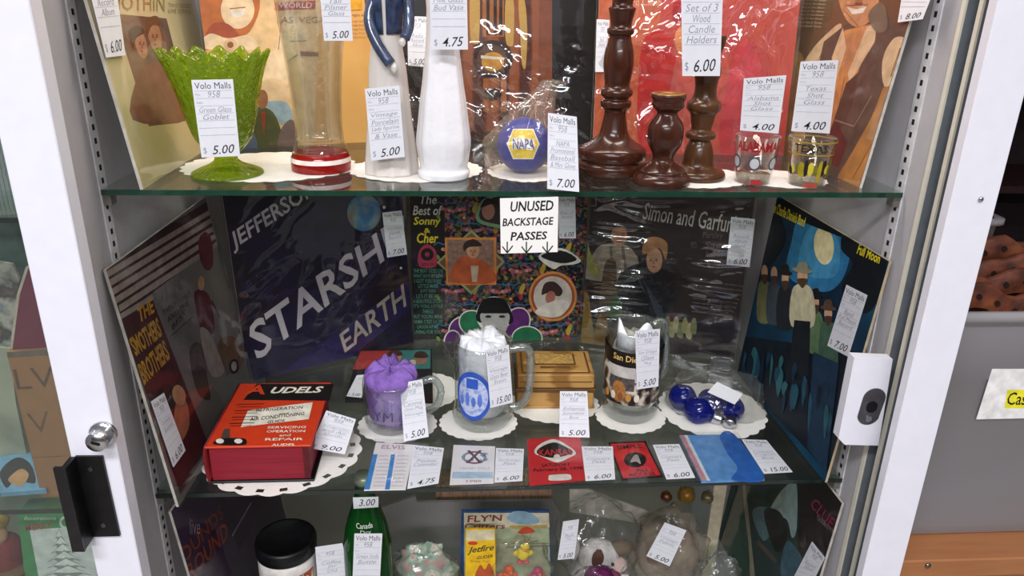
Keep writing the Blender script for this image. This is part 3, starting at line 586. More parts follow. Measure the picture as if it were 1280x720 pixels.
DBR = ramp_mat('dark_herb_cover', ['#171014', '#231a1c', '#16141c'], 7, rough=.4)
r, M_i, A = album('record_album', 'dark album with two young men among herbs and white script, in wrinkled shiny plastic', .160, .437, Z2, -18, 6, DBR, sw=.275, fm=FILMW, wr=(.010, 5, 24, .05, 8))
A.blob([(722, 345), (740, 320), (752, 306), (782, 306), (798, 326), (790, 350), (755, 352), (730, 348)], mat('#8f8574', .6, var=.3, scale=80)); A.ell(774, 294, 10, 14, mat('#9c6a4a', .6)); A.blob([(762, 292), (762, 278), (776, 272), (786, 282), (770, 284)], mat('#1a0f0e', .6)); A.blob([(727, 310), (733, 290), (738, 316), (752, 340), (740, 345)], mat('#8a8a44', .6)); A.poly([(762, 308), (764, 346), (766, 346), (765, 308)], mat('#5e5648', .6)); A.poly([(776, 308), (782, 346), (785, 346), (780, 308)], mat('#5e5648', .6))
A.blob([(774, 400), (772, 350), (790, 332), (815, 330), (830, 352), (836, 400)], mat('#171a22', .5)); A.ell(818, 325, 10, 16, mat('#b98a68', .6)); A.blob([(804, 318), (806, 300), (820, 296), (834, 304), (832, 325), (824, 310)], mat('#a5774a', .6)); A.line((795, 342), (806, 366), .002, mat('#4a5262', .5))
A.blob([(724, 400), (724, 370), (734, 366), (740, 400), (742, 428), (728, 430)], mat('#8a6a2c', .6)); A.blob([(742, 428), (748, 396), (758, 390), (760, 428)], mat('#7a5c26', .6)); A.blob([(750, 390), (756, 330), (770, 328), (768, 390)], mat('#4a3a22', .6, var=.4, scale=160))
for k in range(9): x_ = 822+k*5.5; y_ = 402+(k*7 % 13); A.blob([(x_-3, y_+8), (x_-1, y_-6), (x_+3, y_-8), (x_+5, y_+2), (x_+3, y_+12)], mat(('#8d8a5a', '#a39c72', '#6f7448')[k % 3], .6))
for k in range(6): A.line((806+k*4, 352+k*6), (820+k*3, 392+k*5), .0022, mat('#3c4450', .6))
A.blob([(760, 392), (768, 366), (778, 380), (774, 400)], mat('#35502c', .6)); features(A, 775, 296, 8, 12); features(A, 817, 327, 8, 13); A.poly([(734, 246), (746, 246), (746, 258), (734, 258)], mat('#6a5a4a', .6)); A.poly([(736, 248), (744, 248), (744, 256), (736, 256)], DBR)
A.text('Simon and Garfunkel', (803, 274), (934, 294), (936, 272), (806, 253), TEXTW, .012, .15)
for k, t in enumerate(('Parsley', 'Sage', 'Rosemary', '& Thyme')): A.row(t, 878+k*2, 904+(k % 2)*5, 290+k*12, 300+k*12, mat('#6d5a58', .6), 0, .2)
for k in range(8): A.row('scarborough fair canticle and other songs', 868-k*.5, 930-k*2, 349+k*5.5, 351.5+k*5.5, mat('#8a8278', .7), sl=.12)
A.build('cover_print')
MOONB = ramp_mat('night_blue_cover', ['#0a1a2a', '#0f3048', '#15506e'], 6, rough=.4)
r, M_j, A = album('record_album', 'blue moonlit album of a band in cowboy hats leaning on the right wall', .413, .308, Z2, -88, 4.5, MOONB, back=mat('#b3a384', .7), fm=None)
SKY1 = mat('#2a6f9c', .5); A.blob([(985, 345), (990, 300), (1000, 270), (1030, 272), (1062, 300), (1055, 345), (1030, 365)], SKY1, 5); A.blob([(1000, 340), (1004, 300), (1020, 280), (1048, 300), (1044, 345)], mat('#3f86b0', .5), 5)
A.ell(1030, 307, 12.5, 24, mat('#d8caa0', .5), -4)
A.poly([(967, 246), (1115, 302), (1111, 320), (964, 262)], mat('#0c1018', .5)); A.blob([(1055, 290), (1075, 288), (1110, 305), (1095, 380), (1070, 390), (1052, 360), (1066, 330), (1052, 312)], mat('#0c141c', .5), 5); A.blob([(945, 300), (960, 262), (975, 268), (982, 300), (965, 330), (948, 340)], mat('#0c1820', .5))
A.poly([(922, 470), (928, 420), (1075, 440), (1040, 595)], mat('#0b1724', .5))
A.text('The Charlie Daniels Band', (963, 264), (1005, 284), (1008, 272), (966, 251), YEL, .03); A.text('Full Moon', (1071, 317), (1099, 330), (1102, 318), (1075, 304), YEL, .04)
def cowboy(x, y, hh, shirt, hat, wd=1.0):
    A.blob([(x-11*wd, y+hh), (x-10*wd, y+18), (x, y+10), (x+10*wd, y+20), (x+11*wd, y+hh)], shirt); A.ell(x, y, 5*wd, 9, SKIN2)
    A.blob([(x-5*wd, y+4), (x+5*wd, y+4), (x+2, y+14), (x-2, y+14)], mat('#4a3424', .7))
    if hat: A.ell(x, y-7, 10*wd, 3.4, hat, 8); A.blob([(x-5*wd, y-7), (x-4*wd, y-16), (x+4*wd, y-17), (x+5*wd, y-6)], hat)
cowboy(956, 340, 60, mat('#6a6a48', .6), None, .8); cowboy(968, 342, 60, mat('#38404a', .6), None, .8); cowboy(982, 348, 60, mat('#1c2028', .6), mat('#241c1a', .6), .9)
cowboy(1020, 378, 60, mat('#56704e', .6), mat('#141216', .6), .9); cowboy(1036, 392, 70, mat('#3e5a48', .6), mat('#5a4030', .6), 1.0)
features(A, 1004, 345, 5, 8); cowboy(1004, 345, 62, mat('#b9b094', .6), mat('#8f8874', .6), 1.3)
A.poly([(994, 400), (1014, 402), (1012, 470), (986, 466)], mat('#10161f', .6)); A.poly([(1018, 440), (1050, 455), (1034, 590), (1010, 560)], mat('#143048', .6))
for k in range(26):
    x_ = 930+random.uniform(0, 110); y_ = 415+(x_-930)*.55+random.uniform(0, 50); h_ = random.uniform(15, 55); w_ = random.uniform(1.5, 5)
    A.blob([(x_-w_, y_+h_*.4), (x_, y_), (x_+w_, y_+h_*.3), (x_+w_*.2-3, y_+h_)], mat(random.choice(('#123c54', '#0e2c44', '#1a4a5e', '#0b1a2a', '#285a62')), .5))
A.build('cover_print')
# ================================================================ ALBUMS, LOWEST LEVEL
PURP = ramp_mat('purple_cover', ['#2a1a30', '#3a2440', '#241620'], 9, rough=.5)
r, M_k, A = album('record_album', 'purple album with orange lettering leaning on the lower left wall', -.405, .0, Z3, 84, 6, PURP, fm=FLAT)
A.text('SOUNDS', (222, 716), (280, 646), (276, 630), (214, 700), mat('#7c3620', .6), .03); A.text('ROUND', (238, 728), (286, 672), (282, 650), (232, 708), mat('#8a3c22', .6), .03); A.row('live', 237, 250, 648, 668, mat('#8a7c8a', .6)); A.line((290, 670), (314, 628), .003, mat('#9a86a0', .6)); A.build('cover_print')
r, M_l, A = album('record_album', 'black and teal album with red neon lettering leaning on the lower right wall', .419, .30, Z3, -89, 4.5, mat('#120d12', .4), fm=FLAT)
TEALC = ramp_mat('teal_print', ['#10201f', '#1d3a36', '#233f46'], 12, rough=.5)
A.poly([(905, 590), (1000, 590), (994, 800), (880, 800)], TEALC); A.blob([(962, 640), (972, 620), (986, 605), (996, 606), (996, 660), (990, 672), (984, 650), (972, 646)], mat('#93a8a4', .6)); A.blob([(940, 640), (958, 634), (968, 656), (954, 676)], mat('#587478', .6)); A.poly([(928, 606), (932, 606), (944, 722), (938, 722)], mat('#8f8672', .6)); A.blob([(976, 720), (984, 676), (1004, 700), (1000, 722)], mat('#3a6070', .6)); A.poly([(948, 674), (972, 700), (970, 705), (946, 680)], mat('#5a4a42', .6)); A.blob([(905, 720), (915, 650), (930, 640), (936, 720)], mat('#1f4438', .6)); A.blob([(955, 640), (975, 640), (985, 670), (970, 690)], mat('#1c1a1a', .6))
RN = mat('#8c1c4a', .5); A.text('CLUES', (1012, 632), (1044, 668), (1050, 656), (1020, 622), RN, .02); A.row('DOUBLE FUN', 1022, 1044, 644, 650, mat('#8a8488', .6), 0, 0, .9)
A.line((1056, 640), (1024, 600), .002, RN); A.line((1056, 640), (1030, 725), .002, RN); A.build('cover_print')
# ================================================================ DOILIES
DOI = mat('#ece8e2', .85, var=.03, bump=.3, bscale=400)
def doily(label, px, py, z, rx, ry, n=22, seed=0, rot=0, holes=False):
    """lace paper mat with a scalloped rim and a ring of small openings; rx, ry in metres"""
    c = at_z(px, py, z); seg = n*6; rings = [.0, .35, .6, .70, .78, .86, .93, 1.0]; v = []; f = []
    for i, q in enumerate(rings):
        for k in range(seg):
            t = 2*math.pi*k/seg; sc = 1+(.045*(abs(math.sin(t*n/2))-.5) if i == len(rings)-1 else 0)
            v.append((rx*q*sc*math.cos(t), ry*q*sc*math.sin(t), .0006+(.0003*math.sin(t*5+seed) if i > 4 else 0)))
    for i in range(len(rings)-1):
        for k in range(seg):
            if holes and i == 5 and k % 6 in (0, 5): continue
            a = (i*seg+k, i*seg+(k+1) % seg, (i+1)*seg+(k+1) % seg, (i+1)*seg+k); f.append(a)
    o = mesh('doily', v, f, DOI); o.location = (c.x, c.y, z+.0001); o.rotation_euler.z = rot
    tag(o, label, 'doily', 'white lace paper doilies'); return o
doily('wide oval doily under the green goblet and the tall beer glass', 338, 208, Z1, .105, .085, 26)
doily('doily under the lady figurine and the milk glass vase', 520, 212, Z1, .082, .07, 24)
doily('doily under the bagged blue ball', 656, 215, Z1, .046, .055, 20)
doily('doily under the two smaller wooden candlesticks', 862, 221, Z1, .075, .060, 24)
doily('doily under the two shot glasses', 975, 224, Z1, .056, .048, 20)
doily('scalloped doily under the thick red book', 355, 567, Z2, .105, .095, 20, rot=.2, holes=True)
doily('doily under the purple tissue mug', 497, 531, Z2, .058, .050, 20)
doily('doily partly under the small picture booklets', 530, 488, Z2+.0004, .060, .060, 20)
doily('doily under the tall mug with blue print', 598, 528, Z2+.0008, .058, .050, 22)
doily('doily under the carved wooden box', 693, 505, Z2+.0004, .070, .058, 22)
doily('doily under the printed beer mug', 788, 521, Z2+.0008, .053, .048, 20)
doily('doily under the bagged blue bulbs', 890, 512, Z2, .082, .085, 22)
# ================================================================ TOP SHELF WARES
def P(px, py, z, pts):
    """profile from half widths and heights measured in the photograph to metres above the base"""
    B = at_z(px, py, z); out = []
    for r_, y_ in pts:
        zz = hz(B.x, B.y, y_); out.append((r_*mpp((B.x, B.y, zz)), zz-z))
    return B, out
GREENG = tinted('green_glass', '#d3e36a', '#a3b92a', .36, bump=.8, bscale=130)
B, pr = P(285, 217, Z1+.001, [(43, 217), (42.5, 214), (34, 210), (22, 205), (15, 200), (14, 196), (16, 191), (24, 184), (34, 172), (41, 150), (47, 125), (54, 100), (60, 80), (66, 66)])
gob = empty('goblet', B, 'green pressed glass goblet with a ruffled rim', 'goblet')
pr = smoothprof(pr, 3); H = pr[-1][1]
inner = [(max(r_-.0035, .001), z_) for r_, z_ in pr if z_ > H*.24][::-1]+[(0, H*.22)]
def ruff(t, i, r_, z_):
    k = max(0, (z_/H-.72)/.28); lp = max(0, z_/H-.22)
    return r_*(1+.05*k*math.cos(14*t)+.012*min(1, lp*4)*math.cos(28*t)), z_+.0045*k*k*math.cos(14*t+.6)
lathe('bowl_and_foot', [(0, .0)]+pr+inner, GREENG, gob, 112, ruff)
price_tag([(239, 100), (291, 99), (300, 195), (252, 197)], ('y', B.y-.052), '5.00', ['Green Glass', 'Goblet'], 'tag priced 5.00 hanging in front of the green goblet')
# tall beer glass
B, pr = P(402, 211, Z1+.001, [(36, 211), (36.5, 203), (35.5, 195), (33.5, 189), (31, 178), (29.5, 162), (29.5, 142), (32, 105), (37, 60), (42, 15), (45, -25)])
bg = empty('beer_glass', B, 'tall flared clear beer glass with a red and white base', 'glass')
k0 = 4; up = smoothprof(pr[3:], 3); H = up[-1][1]
lathe('bowl', up+[(r_-.0022, z_) for r_, z_ in up[::-1] if z_ > pr[4][1]]+[(0, pr[4][1])], MUGG, bg, 56)
lathe('base', smoothprof(pr[:4], 3)+[(0, pr[3][1])], tinted('red_glass', '#d8564c', '#c2201c', .6), bg, 48)
lathe('stripe', [(pr[1][0]*1.008, pr[1][1]+.003), (pr[2][0]*1.018, pr[2][1]+.0005)], mat('#e9d9d2', .4), bg, 48, cap=False)
price_tag([(398, -30), (436, -30), (441, 51), (405, 51)], ('y', B.y-.05), '5.00', ['Tall', 'Pilsner', 'Glass'], 'tag priced 5.00 fixed to the tall flared beer glass', head=False)
# porcelain lady
B, pr = P(489, 216, Z1+.001, [(33.5, 216), (33, 205), (31, 180), (28, 150), (25.5, 115), (23.5, 85), (20, 58), (18, 42), (20.5, 20), (23, 2), (22, -12), (12, -22), (8, -28), (8, -38), (13, -46), (15, -58), (13, -70), (7, -79), (0, -82)])
lady = empty('porcelain_lady', B, 'porcelain lady figurine in a pale gown and blue jacket', 'figurine')
POR = mat('#cfc8c2', .12, var=.05, scale=20, coat=.6); PBL = mat('#333f5a', .3, var=.45, scale=90, coat=.5, bump=.15, bscale=150)
pr = smoothprof(pr, 3)
def gown(t, i, r_, z_):
    k = max(0, 1-z_/(pr[-1][1]*.62)); fl = 1-.22*abs(math.sin(t))
    return r_*fl*(1+.05*k*math.cos(9*t)), z_
lathe('body', pr, POR, lady, 72, gown)
def L(px, py, dy=0):
    q = at_y(px, py, B.y+dy); return q-B
jk = [(r_*1.07+.0008, z_) for r_, z_ in pr if hz(B.x, B.y, 44)-B.z < z_ < hz(B.x, B.y, -16)-B.z]
v = []; f = []; sg = 40; a0, a1 = -math.pi/2+.12, 1.5*math.pi-.12
for r_, z_ in jk:
    for k in range(sg+1):
        t = a0+(a1-a0)*k/sg; fl = 1-.2*abs(math.sin(t)); v.append((r_*fl*math.cos(t), r_*fl*math.sin(t), z_))
for i in range(len(jk)-1):
    for k in range(sg): f.append((i*(sg+1)+k, i*(sg+1)+k+1, (i+1)*(sg+1)+k+1, (i+1)*(sg+1)+k))
jo = mesh('jacket', v, f, PBL, lady, True); jo.modifiers.new('s', 'SOLIDIFY').thickness = .0015
u_ = mpp(B)
tube('sleeve', [L(472, -12, -.004), L(464, 8, -.010), L(462, 30, -.016), L(472, 56, -.024), L(488, 80, -.030)], [6.6*u_]*17, PBL, lady, 12)
tube('sleeve', [L(508, -12, -.004), L(511, 10, -.012), L(511, 32, -.018), L(506, 48, -.024)], 6.2*u_, PBL, lady, 12)
mesh('hand', *blobv(L(493, 85, -.031), (4*u_, 3*u_, 5.5*u_), .1), POR, lady, True); mesh('hand', *blobv(L(503, 53, -.026), (4*u_, 3*u_, 5*u_), .1), POR, lady, True)
mesh('hair', *blobv(L(489, -64, .003), (17*u_, 15*u_, 17*u_), .1, seed=3), mat('#5a4030', .3), lady, True)
price_tag([(456, 111), (499, 107), (506, 196), (464, 201)], ('y', B.y-.042), '5.00', ['Vintage', 'Porcelain', 'Lady figurine', '& Vase'], 'tag priced 5.00 in front of the porcelain lady')
# milk glass vase
B, pr = P(555, 220, Z1+.001, [(31, 220), (32.5, 213), (29.5, 208), (31, 197), (33, 180), (32, 160), (28.5, 130), (25, 100), (21.5, 70), (19.5, 40), (19, 10), (21, -10), (24, -25)])
vz = empty('bud_vase', B, 'white milk glass vase with embossed diamond panels', 'vase')
MILK = mat('#e8e6ea', .12, var=.02, coat=.5, bump=.25, bscale=90); pr = smoothprof(pr, 4); H = pr[-1][1]
def facet(t, i, r_, z_):
    k = 1 if .08*H < z_ < .93*H else 0
    return r_*(1+k*(.022*math.cos(8*t)+.016*math.cos(8*t+16*z_/H)*math.cos(8*t-16*z_/H))), z_
lathe('body', [(0, 0)]+pr+[(r_-.004, z_) for r_, z_ in pr[::-1] if z_ > .1*H]+[(0, .1*H)], MILK, vz, 96, facet)
price_tag([(535, -40), (583, -40), (585, 62), (540, 62)], ('y', B.y-.040), '4.75', ['Milk Glass', 'Bud Vase'], 'tag priced 4.75 hanging over the milk glass vase', head=False, num=None)
price_tag([(509, 20), (535, 21), (534, 84), (510, 82)], ('m', M_c, .0045), '5.00', ['Radio', 'Record', 'Album'], 'tag priced 5.00 on the radio album between lady and vase')
# bagged blue ball
B = at_z(654, 216, Z1); c = at_y(655, 189, B.y); rr = 34*mpp(c)
ball = empty('advertising_ball', (c.x, c.y, Z1), 'blue ball with a yellow hexagon emblem inside a clear bag', 'ball')
cz = max(c.z-Z1, rr+.001)
mesh('body', *blobv((0, 0, cz), (rr, rr, rr), 0, seg=40, rings=28), mat('#1d2890', .35, var=.1), ball, True)
C3 = Vector((c.x, c.y, Z1+cz))
def on_ball(px, py, k=1.0): return (px, py)
def lift(px, py, z):
    d = ray(px, py).normalized(); oc = CAM-C3; R_ = rr+.0006+z*3; b_ = oc.dot(d); q = b_*b_-oc.dot(oc)+R_*R_
    p = CAM+d*(-b_-math.sqrt(max(q, 0))); return tuple(p-Vector((c.x, c.y, Z1)))
A = Art(ball, on_ball, 0, lift)
def hexp(cx, cy, rx, ry): 
    p = [(cx-rx*.62, cy-ry), (cx+rx*.62, cy-ry), (cx+rx, cy), (cx+rx*.62, cy+ry), (cx-rx*.62, cy+ry), (cx-rx, cy)]; o = []
    for i in range(6):
        a, b = p[i], p[(i+1) % 6]; o += [(a[0]+(b[0]-a[0])*k/4, a[1]+(b[1]-a[1])*k/4) for k in range(4)]
    return o
def fan(A, cx, cy, pts, m):
    A.z += .00003; n = len(pts); vv = [(cx, cy, A.z)]
    for q in (.33, .66, 1.0): vv += [(cx+(a-cx)*q, cy+(b-cy)*q, A.z) for a, b in pts]
    ff = [(0, 1+i, 1+(i+1) % n) for i in range(n)]
    for k in range(2): ff += [(1+k*n+i, 1+(k+1)*n+i, 1+(k+1)*n+(i+1) % n, 1+k*n+(i+1) % n) for i in range(n)]
    A.mb.add(vv, ff, m)
fan(A, 654, 180, hexp(654, 180, 20.5, 19), mat('#e8e6e0', .4)); fan(A, 654, 180, hexp(654, 180, 19, 17.5), mat('#e6c61e', .4))
fan(A, 654, 180, [(640, 172.5), (645, 172), (654, 172), (663, 173), (668, 174), (668, 180), (668, 187), (663, 187), (654, 187), (645, 187), (640, 187), (640, 180)], mat('#e8e6e0', .4))
A.z += .0007; A.text('NAPA', (641, 186), (668, 187), (668, 174), (641, 173), mat('#1c2a9c', .4), .012); A.build('emblem')
mb = MB()
for k in range(9): mb.add(*tubev([Vector((rr*1.0*math.cos(a), rr*1.0*math.sin(a), cz+rr*(-.75+k*.12))) * 1 for a in (-.35, -.15, .05)], .0012, 5), mat('#b9b4a8', .6))
for i, v_ in enumerate(mb.v):
    d = Vector(v_)-Vector((0, 0, cz)); mb.v[i] = tuple(Vector((0, 0, cz))+d.normalized()*(rr+.0006))
o = mb.build('stitching', ball); o['kind'] = 'stuff'
# its bag: a gathered clear pouch twisted up to the right
tp = at_y(694, 106, B.y+.005); path = [(0, 0, .0008, 1.06), (0, 0, .006, 1.28), (0, 0, rr*.6, 1.40), (-.004, 0, rr*1.2, 1.30), (.004, 0, rr*1.75, 1.0), (.012, .002, rr*2.3, .68), (.022, .004, rr*2.8, .42), (.03, .005, rr*3.3, .26), (tp.x-c.x, .005, tp.z-Z1, .36)]
v = []; f = []; sg = 48; pp = smoothprof(path, 4)
for i, (x_, y_, z_, k) in enumerate(pp):
    for j in range(sg):
        t = 2*math.pi*j/sg; nn = 1+.09*noise.noise(Vector((math.cos(t)*2.2, math.sin(t)*2.2, z_*60)))+(.10*math.sin(9*t+z_*80) if z_ > rr*1.6 else 0)
        v.append((x_+rr*k*nn*math.cos(t)*1.05, y_+rr*k*nn*math.sin(t)*.92, z_))
for i in range(len(pp)-1):
    for j in range(sg): f.append((i*sg+j, i*sg+(j+1) % sg, (i+1)*sg+(j+1) % sg, (i+1)*sg+j))
bag = mesh('plastic_bag', v, f, film('ball_bag_film', '#f4f2ee', haze=.07, hazecol='#e6dccb', rough=.12, bump=.35, bscale=30, detail=2), None, True); bag.location = (c.x, c.y, Z1+.0008)
tag(bag, 'clear gathered plastic bag around the blue ball with the emblem', 'bag')
price_tag([(685, 141), (721, 146), (724, 240), (684, 236)], ('n', at_z(704, 242, Z1+.001), (0, -.97, .22)), '7.00', ['NAPA', 'Promotional', 'Baseball', '& Mini Glove'], 'tag priced 7.00 at the bagged blue ball')
# candlesticks
CW = ramp_mat('dark_turned_wood', ['#32160e', '#3c1c11', '#482416'], 60, 'noise', .25, (1, 1, .10), coat=.3)
CW2 = ramp_mat('brown_turned_wood', ['#38200f', '#4a2c17', '#57361d'], 60, 'noise', .28, (1, 1, .10), coat=.25)
def stick(label, px, py, pts, m, seg=44):
    B, pr = P(px, py, Z1+.001, pts); o = empty('candlestick', B, label, 'candlestick', 'turned wooden candlesticks'); H = pr[-1][1]; R_ = pr[-1][0]
    lathe('turned_body', [(0, 0)]+smoothprof(pr, 3)+[(R_*.72, H+.0004), (R_*.66, H-.006), (0, H-.006)], m, o, seg); return B, o, H, R_
stick('tallest dark wooden candlestick rising out of view', 764, 214, [(41, 214), (42.5, 208), (42, 203), (39, 200), (41.5, 196), (42, 188), (39, 183), (27, 176), (19, 168), (15.5, 155), (13.5, 138), (18.5, 133), (19, 126), (15, 123), (20, 118), (19.5, 112), (15.5, 107), (17.5, 92), (19, 78), (17.5, 62), (13.5, 46), (16.5, 42), (17, 36), (13, 33), (15.5, 18), (17, 10), (13, 6), (15, -8), (20, -20), (22, -28)], CW)
stick('middle-sized wooden candlestick behind the short one', 870, 221, [(35, 221), (35, 215), (31, 211), (22, 207), (19, 203), (18, 192), (15, 180), (12.5, 175), (18, 172), (18, 166), (12.5, 162), (14, 152), (16, 142), (21, 136), (20.5, 128), (15.5, 123), (13.5, 112), (14.5, 100), (17, 90), (14, 70), (18, 55), (19, 44)], CW2)
Bs, o, H, R_ = stick('short wooden candlestick with a brass-rimmed cup', 826, 228, [(35.5, 228), (35.5, 222), (33, 218), (29, 215), (29, 212), (22, 207), (14.5, 202), (12.5, 197), (15, 190), (20.5, 180), (22.5, 168), (21, 155), (15, 146), (12.5, 141), (17, 136), (20, 132), (19.5, 126), (21.5, 122), (21.5, 118)], CW)
lathe('brass_rim', [(R_*.98, H), (R_*1.0, H+.0012), (R_*.78, H+.0014), (R_*.74, H+.0002)], mat('#a8834a', .3, .8), o)
price_tag([(851, -45), (905, -45), (900, 95), (853, 95)], ('y', at_z(870, 221, Z1).y-.055), '6.00', ['Set of 3', 'Wood', 'Candle', 'Holders'], 'tag priced 6.00 hanging from the middle-sized candlestick')
price_tag([(746, 24), (762, 25), (756, 90), (744, 90)], ('m', M_d, .0045), '', ['Red', 'Album'], 'narrow pale tag on the red album beside the tallest candlestick')
# shot glasses
def wrap(A_root, s_, th0, width, z0, z1, rf, m, name, bold=.02):
    v, f, _ = glyphs(s_, bold); pts = []
    for u, q in v:
        z_ = z0+(z1-z0)*q; r_ = rf(z_); t = th0+(u-.5)*width/r_; pts.append((r_*math.cos(t), r_*math.sin(t), z_))
    return mesh(name, pts, f, m, A_root)
def patch(root, th0, w_, z0, z1, rf, m, name, n=10, shape=None):
    v = []; f = []
    for i in range(n+1):
        for j in range(n+1):
            u = i/n*2-1; q = j/n*2-1
            if shape == 'disc': L_ = max(abs(u), abs(q)); h_ = math.hypot(u, q) or 1; u, q = u*L_/h_, q*L_/h_
            z_ = z0+(z1-z0)*(q+1)/2; r_ = rf(z_); t = th0+u*w_/2/r_; v.append((r_*math.cos(t), r_*math.sin(t), z_))
    for i in range(n):
        for j in range(n): f.append((i*(n+1)+j, (i+1)*(n+1)+j, (i+1)*(n+1)+j+1, i*(n+1)+j+1))
    return mesh(name, v, f, m, root, True)
def shot(label, px, py, pts):
    B, pr = P(px, py, Z1+.001, pts); o = empty('shot_glass', B, label, 'shot glass', 'souvenir shot glasses'); H = pr[-1][1]; (r0, _), (r1, _) = pr[0], pr[-1]
    lathe('glass', [(0, 0), (r0*.96, 0), (r0, .001), (r1, H), (r1-.0018, H+.0002), (r0*.9, H*.24), (0, H*.2)], GLASS, o, 40)
    lathe('thick_bottom', [(0, .0005), (r0*.94, .0005), (r0*.95, H*.19), (0, H*.19)], film('bottom_glass', '#d8d4c8', haze=.12, rough=.05, ior=1.5), o, 40)
    return B, o, H, r0, r1
B, o, H, r0, r1 = shot('clear shot glass with red lettering and grey seals', 940, 227, [(21.5, 227), (28.5, 169)])
rf = lambda z_: r0+(r1-r0)*z_/H+.0004
th = math.atan2(CAM.y-B.y, CAM.x-B.x); RED = mat('#9c1a1c', .4); GRY = mat('#8c8c90', .5)
wrap(o, 'ALABAMA', th+.05, .052, H*.72, H*.93, rf, RED, 'state_name', .05)
for da in (-1.0, 0, 1.0):
    patch(o, th+da, .014, H*.32, H*.62, lambda z_: rf(z_)+.0001, mat('#4c4c52', .5), 'seal', 8, 'disc'); patch(o, th+da, .0105, H*.36, H*.58, lambda z_: rf(z_)+.0003, mat('#b9b9bc', .5), 'seal_centre', 8, 'disc')
patch(o, th+.2, .012, H*.02, H*.12, rf, mat('#b02a34', .4), 'red_mark', 6)
price_tag([(930, 98), (983, 94), (973, 167), (925, 163)], ('y', B.y+.03), '4.00', ['Alabama', 'Shot', 'Glass'], 'slanted tag priced 4.00 standing in the red-lettered shot glass')
B2, o, H, r0, r1 = shot('clear shot glass with yellow and black western pictures', 1007, 230, [(21.5, 230), (29.5, 171)])
rf = lambda z_: r0+(r1-r0)*z_/H+.0004; th = math.atan2(CAM.y-B2.y, CAM.x-B2.x)
wrap(o, 'TEXAS', th, .040, H*.74, H*.90, rf, mat('#2c2416', .5), 'state_name', .03)
YG = mat('#a08c1e', .5)
for z0, z1 in ((.93, .96), (.68, .70)): lathe('yellow_band', [(rf(H*z0), H*z0), (rf(H*z1), H*z1)], YG, o, 40, cap=False)
rnd = random.Random(3)
for k in range(12):
    patch(o, th-1.2+k*.22, rnd.uniform(.004, .009), H*rnd.uniform(.12, .3), H*rnd.uniform(.4, .62), lambda z_, k=k: rf(z_)+.0001*(k % 3), (YG, mat('#1e1c14', .5), mat('#c9b43a', .5), mat('#6a6e22', .5))[k % 4], 'picture', 6, 'disc')
patch(o, th+.25, .016, H*.01, H*.10, rf, mat('#b04838', .4), 'red_mark', 6)
price_tag([(1001, 77), (1048, 75), (1037, 167), (989, 164)], ('y', B2.y+.035), '4.00', ['Texas', 'Shot', 'Glass'], 'taller tag priced 4.00 standing in the western picture shot glass')
price_tag([(100, -60), (139, -60), (157, 69), (133, 72)], ('m', M_a, .0045), '6.00', ['Songs', 'Record', 'Album'], 'tag priced 6.00 on the cream album at the upper left', head=False)
price_tag([(1133, -40), (1175, -32), (1153, 24), (1122, 28)], ('m', M_e, .0045), '8.00', ['Country'], 'tag priced 8.00 on the brown album at the upper right', head=False)
# ================================================================ MIDDLE SHELF TAGS AND SIGN
price_tag([(478, 266), (502, 263), (509, 318), (484, 322)], ('m', M_g, .0045), '7.00', ['Starship', 'Earth', 'Record'], 'tag priced 7.00 on the dark purple album with silver lettering')
price_tag([(697, 246), (719, 246), (720, 298), (699, 298)], ('m', M_h, .0045), '6.00', ['Best of', 'Record'], 'tag priced 6.00 half hidden by the handwritten sign')
price_tag([(914, 271), (944, 274), (937, 334), (908, 331)], ('m', M_i, .0045), '6.00', ['Record', 'Album', 'Good'], 'tag priced 6.00 on the wrinkled album of two young men')
price_tag([(1058, 356), (1084, 369), (1060, 446), (1034, 432)], ('m', M_j, .0012), '7.00', ['Band', 'Full Moon', 'Record'], 'tag priced 7.00 on the blue moonlit album')
price_tag([(189, 502), (205, 491), (232, 563), (217, 584)], ('m', M_f, .0045), '6.00', ['Comedy', 'Record'], 'tag priced 6.00 on the grey and maroon album')
Ms = frame(at_y(661, 282, -.004), (1, 0, 0), (0, -1, 0)); fs = pxfn(Ms)
sg_ = mesh('paper_sign', *prism([fs(*p) for p in ((626, 317), (697, 315), (698, 246), (625, 248))], -.0006, 0), mat('#eceae6', .8, var=.02)); sg_.matrix_world = Ms
tag(sg_, 'white handwritten paper sign with three down arrows hung from the upper shelf', 'sign')
A = Art(sg_, fs, .0001); MK = mat('#15160f', .6)
A.text('UNUSED', (638, 265), (692, 263), (692, 250), (638, 252), MK, .04, .15); A.text('BACKSTAGE', (628, 283), (692, 281), (692, 271), (628, 273), MK, .04, .15); A.text('PASSES', (638, 301), (684, 299), (684, 289), (638, 290), MK, .04, .15)
for x_ in (634, 658, 684):
    A.line((x_, 302), (x_, 316), .0014, MK); A.line((x_-6, 308), (x_, 316), .0014, MK); A.line((x_+7, 307), (x_, 316), .0014, MK)
A.build('lettering')
